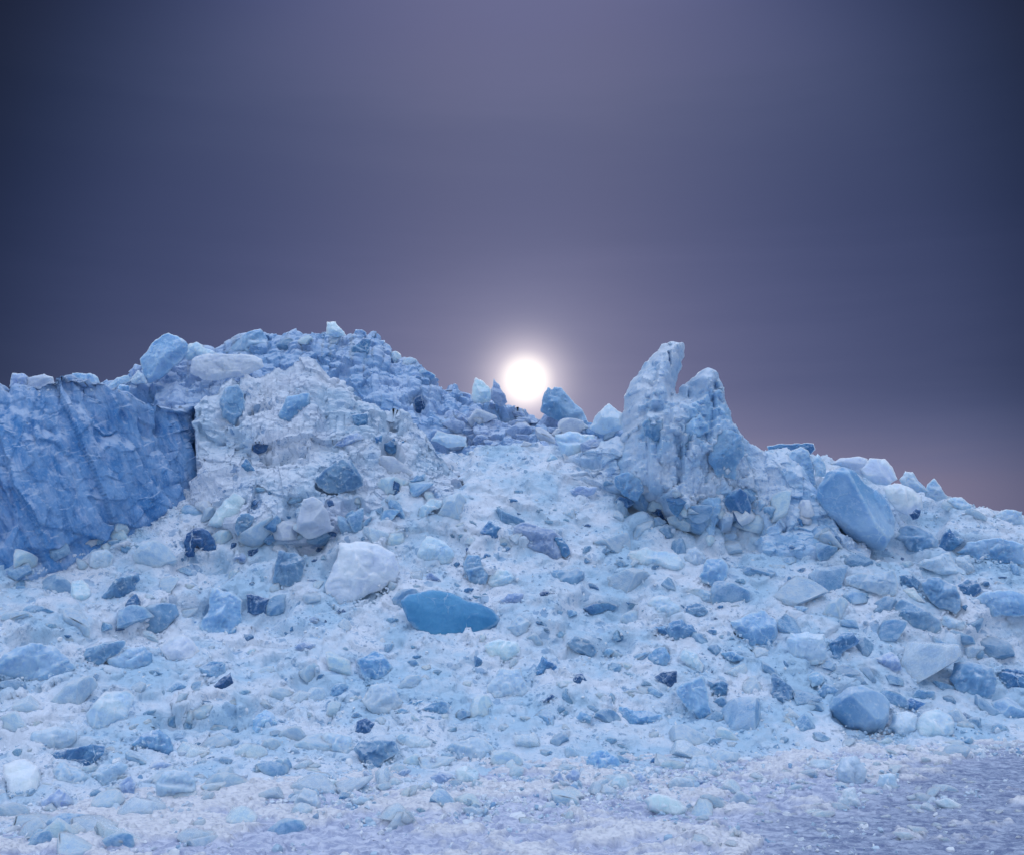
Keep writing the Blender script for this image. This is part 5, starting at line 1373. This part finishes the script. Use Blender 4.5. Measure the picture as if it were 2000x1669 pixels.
# cloud bank ahead: colour by height
wob = t.noise(t.mapping(nv.outputs[0], (1.6, 1.6, 13.0), (0.03, 0.05, 0)), 1.6, 6, 0.58, 0.3)
el2 = t.math('ADD', el, t.math('MULTIPLY', t.math('SUBTRACT', wob, 0.5), 6.5))
rp = t.n("ShaderNodeValToRGB"); rp.color_ramp.interpolation = 'B_SPLINE'
e = rp.color_ramp.elements
stops = [(-5, (.30, .235, .32)), (3, (.235, .212, .325)), (6, (.20, .20, .335)), (10, (.158, .162, .295)), (14, (.128, .137, .262)), (18, (.108, .119, .232)), (22, (.126, .138, .252)), (25, (.145, .152, .275)), (29, (.135, .14, .275)), (40, (.2, .22, .38))]
e[0].position = 0.0; e[0].color = (*stops[0][1], 1); e[1].position = 1.0; e[1].color = (*stops[-1][1], 1)
for a, c in stops[1:-1]:
    q_ = e.new((a + 5) / 45.0); q_.color = (*c, 1)
t.l(t.ramp(el2, -5, 40, 0, 1, False), rp.inputs[0])
A = t.math('ADD', 0.31, t.math('MULTIPLY', 0.68, t.math('EXPONENT', t.math('MULTIPLY', t.math('POWER', t.math('DIVIDE', az, 17.0), 2.0), -1.0))))
lowlift = t.math('MULTIPLY', t.ramp(el, 9.0, 1.5), 0.45)
A = t.math('MINIMUM', t.math('ADD', A, lowlift), 1.1)
A = t.math('MULTIPLY', A, t.ramp(th, 20.0, 33.0, 1.0, 0.30))
tint = t.mix(t.ramp(A, 0.25, 0.95, 0, 1, False), (0.70, 0.96, 1.26), (1.0, 1.0, 1.0))
front = t.mix(1.0, t.mix(1.0, rp.outputs[0], tint, 'MULTIPLY'), A, 'MULTIPLY')
# glow of the sun in the mist, and its blurred disc
glow1 = t.math('MULTIPLY', t.math('EXPONENT', t.math('MULTIPLY', th, -1 / 2.6)), 0.30)
glow2 = t.math('MULTIPLY', t.math('EXPONENT', t.math('MULTIPLY', t.math('POWER', t.math('DIVIDE', th, 1.7), 2.0), -1.0)), 0.72)
disc = t.math('MULTIPLY', t.ramp(th, 1.75, 0.2), 0.55)
gc = t.mix(1.0, (0.92, 0.86, 0.90), glow1, 'MULTIPLY')
g2 = t.mix(1.0, (1.0, 0.84, 0.76), glow2, 'MULTIPLY')
g3 = t.mix(1.0, (1.0, 0.95, 0.62), disc, 'MULTIPLY')
front = t.mix(1.0, t.mix(1.0, t.mix(1.0, front, gc, 'ADD'), g2, 'ADD'), g3, 'ADD')
# pale clear sky overhead and behind
m1 = t.ramp(el, 30, 60); m2 = t.math('MULTIPLY', t.ramp(az, 60, 120), 0.38)
mm = t.math('MAXIMUM', m1, m2)
sky = t.n("ShaderNodeTexSky", sky_type='NISHITA', sun_disc=False)
sky.sun_elevation = SUN_EL; sky.sun_rotation = SUN_AZ
bgN = t.n("ShaderNodeBackground", inp={"Strength": 0.08}); t.l(sky.outputs[0], bgN.inputs[0])
bgD = t.n("ShaderNodeBackground", inp={"Color": (0.90, 1.03, 1.38, 1), "Strength": 1.22})
add = t.n("ShaderNodeAddShader"); t.l(bgN.outputs[0], add.inputs[0]); t.l(bgD.outputs[0], add.inputs[1])
bgF = t.n("ShaderNodeBackground"); t.l(front, bgF.inputs[0])
mx = t.n("ShaderNodeMixShader"); t.l(mm, mx.inputs[0]); t.l(bgF.outputs[0], mx.inputs[1]); t.l(add.outputs[0], mx.inputs[2])
wo = t.n("ShaderNodeOutputWorld"); t.l(mx.outputs[0], wo.inputs[0])

sl = bpy.data.lights.new("sun", 'SUN'); sl.energy = 1.5; sl.angle = math.radians(10); sl.color = (1.0, 0.9, 0.82)
so = bpy.data.objects.new("sun", sl); COL.objects.link(so)
so.rotation_euler = (-sd).to_track_quat('-Z', 'Y').to_euler()

sc.view_settings.view_transform = 'Standard'
sc.view_settings.look = 'None'
sc.view_settings.exposure = 0.0
sc.view_settings.gamma = 1.0
sc.render.engine = 'CYCLES'
sc.cycles.use_denoising = True
sc.cycles.max_bounces = 6
sc.cycles.transmission_bounces = 4
sc.cycles.use_adaptive_sampling = True
sc.cycles.adaptive_threshold = 0.02
w.cycles.sampling_method = 'MANUAL'
w.cycles.sample_map_resolution = 512
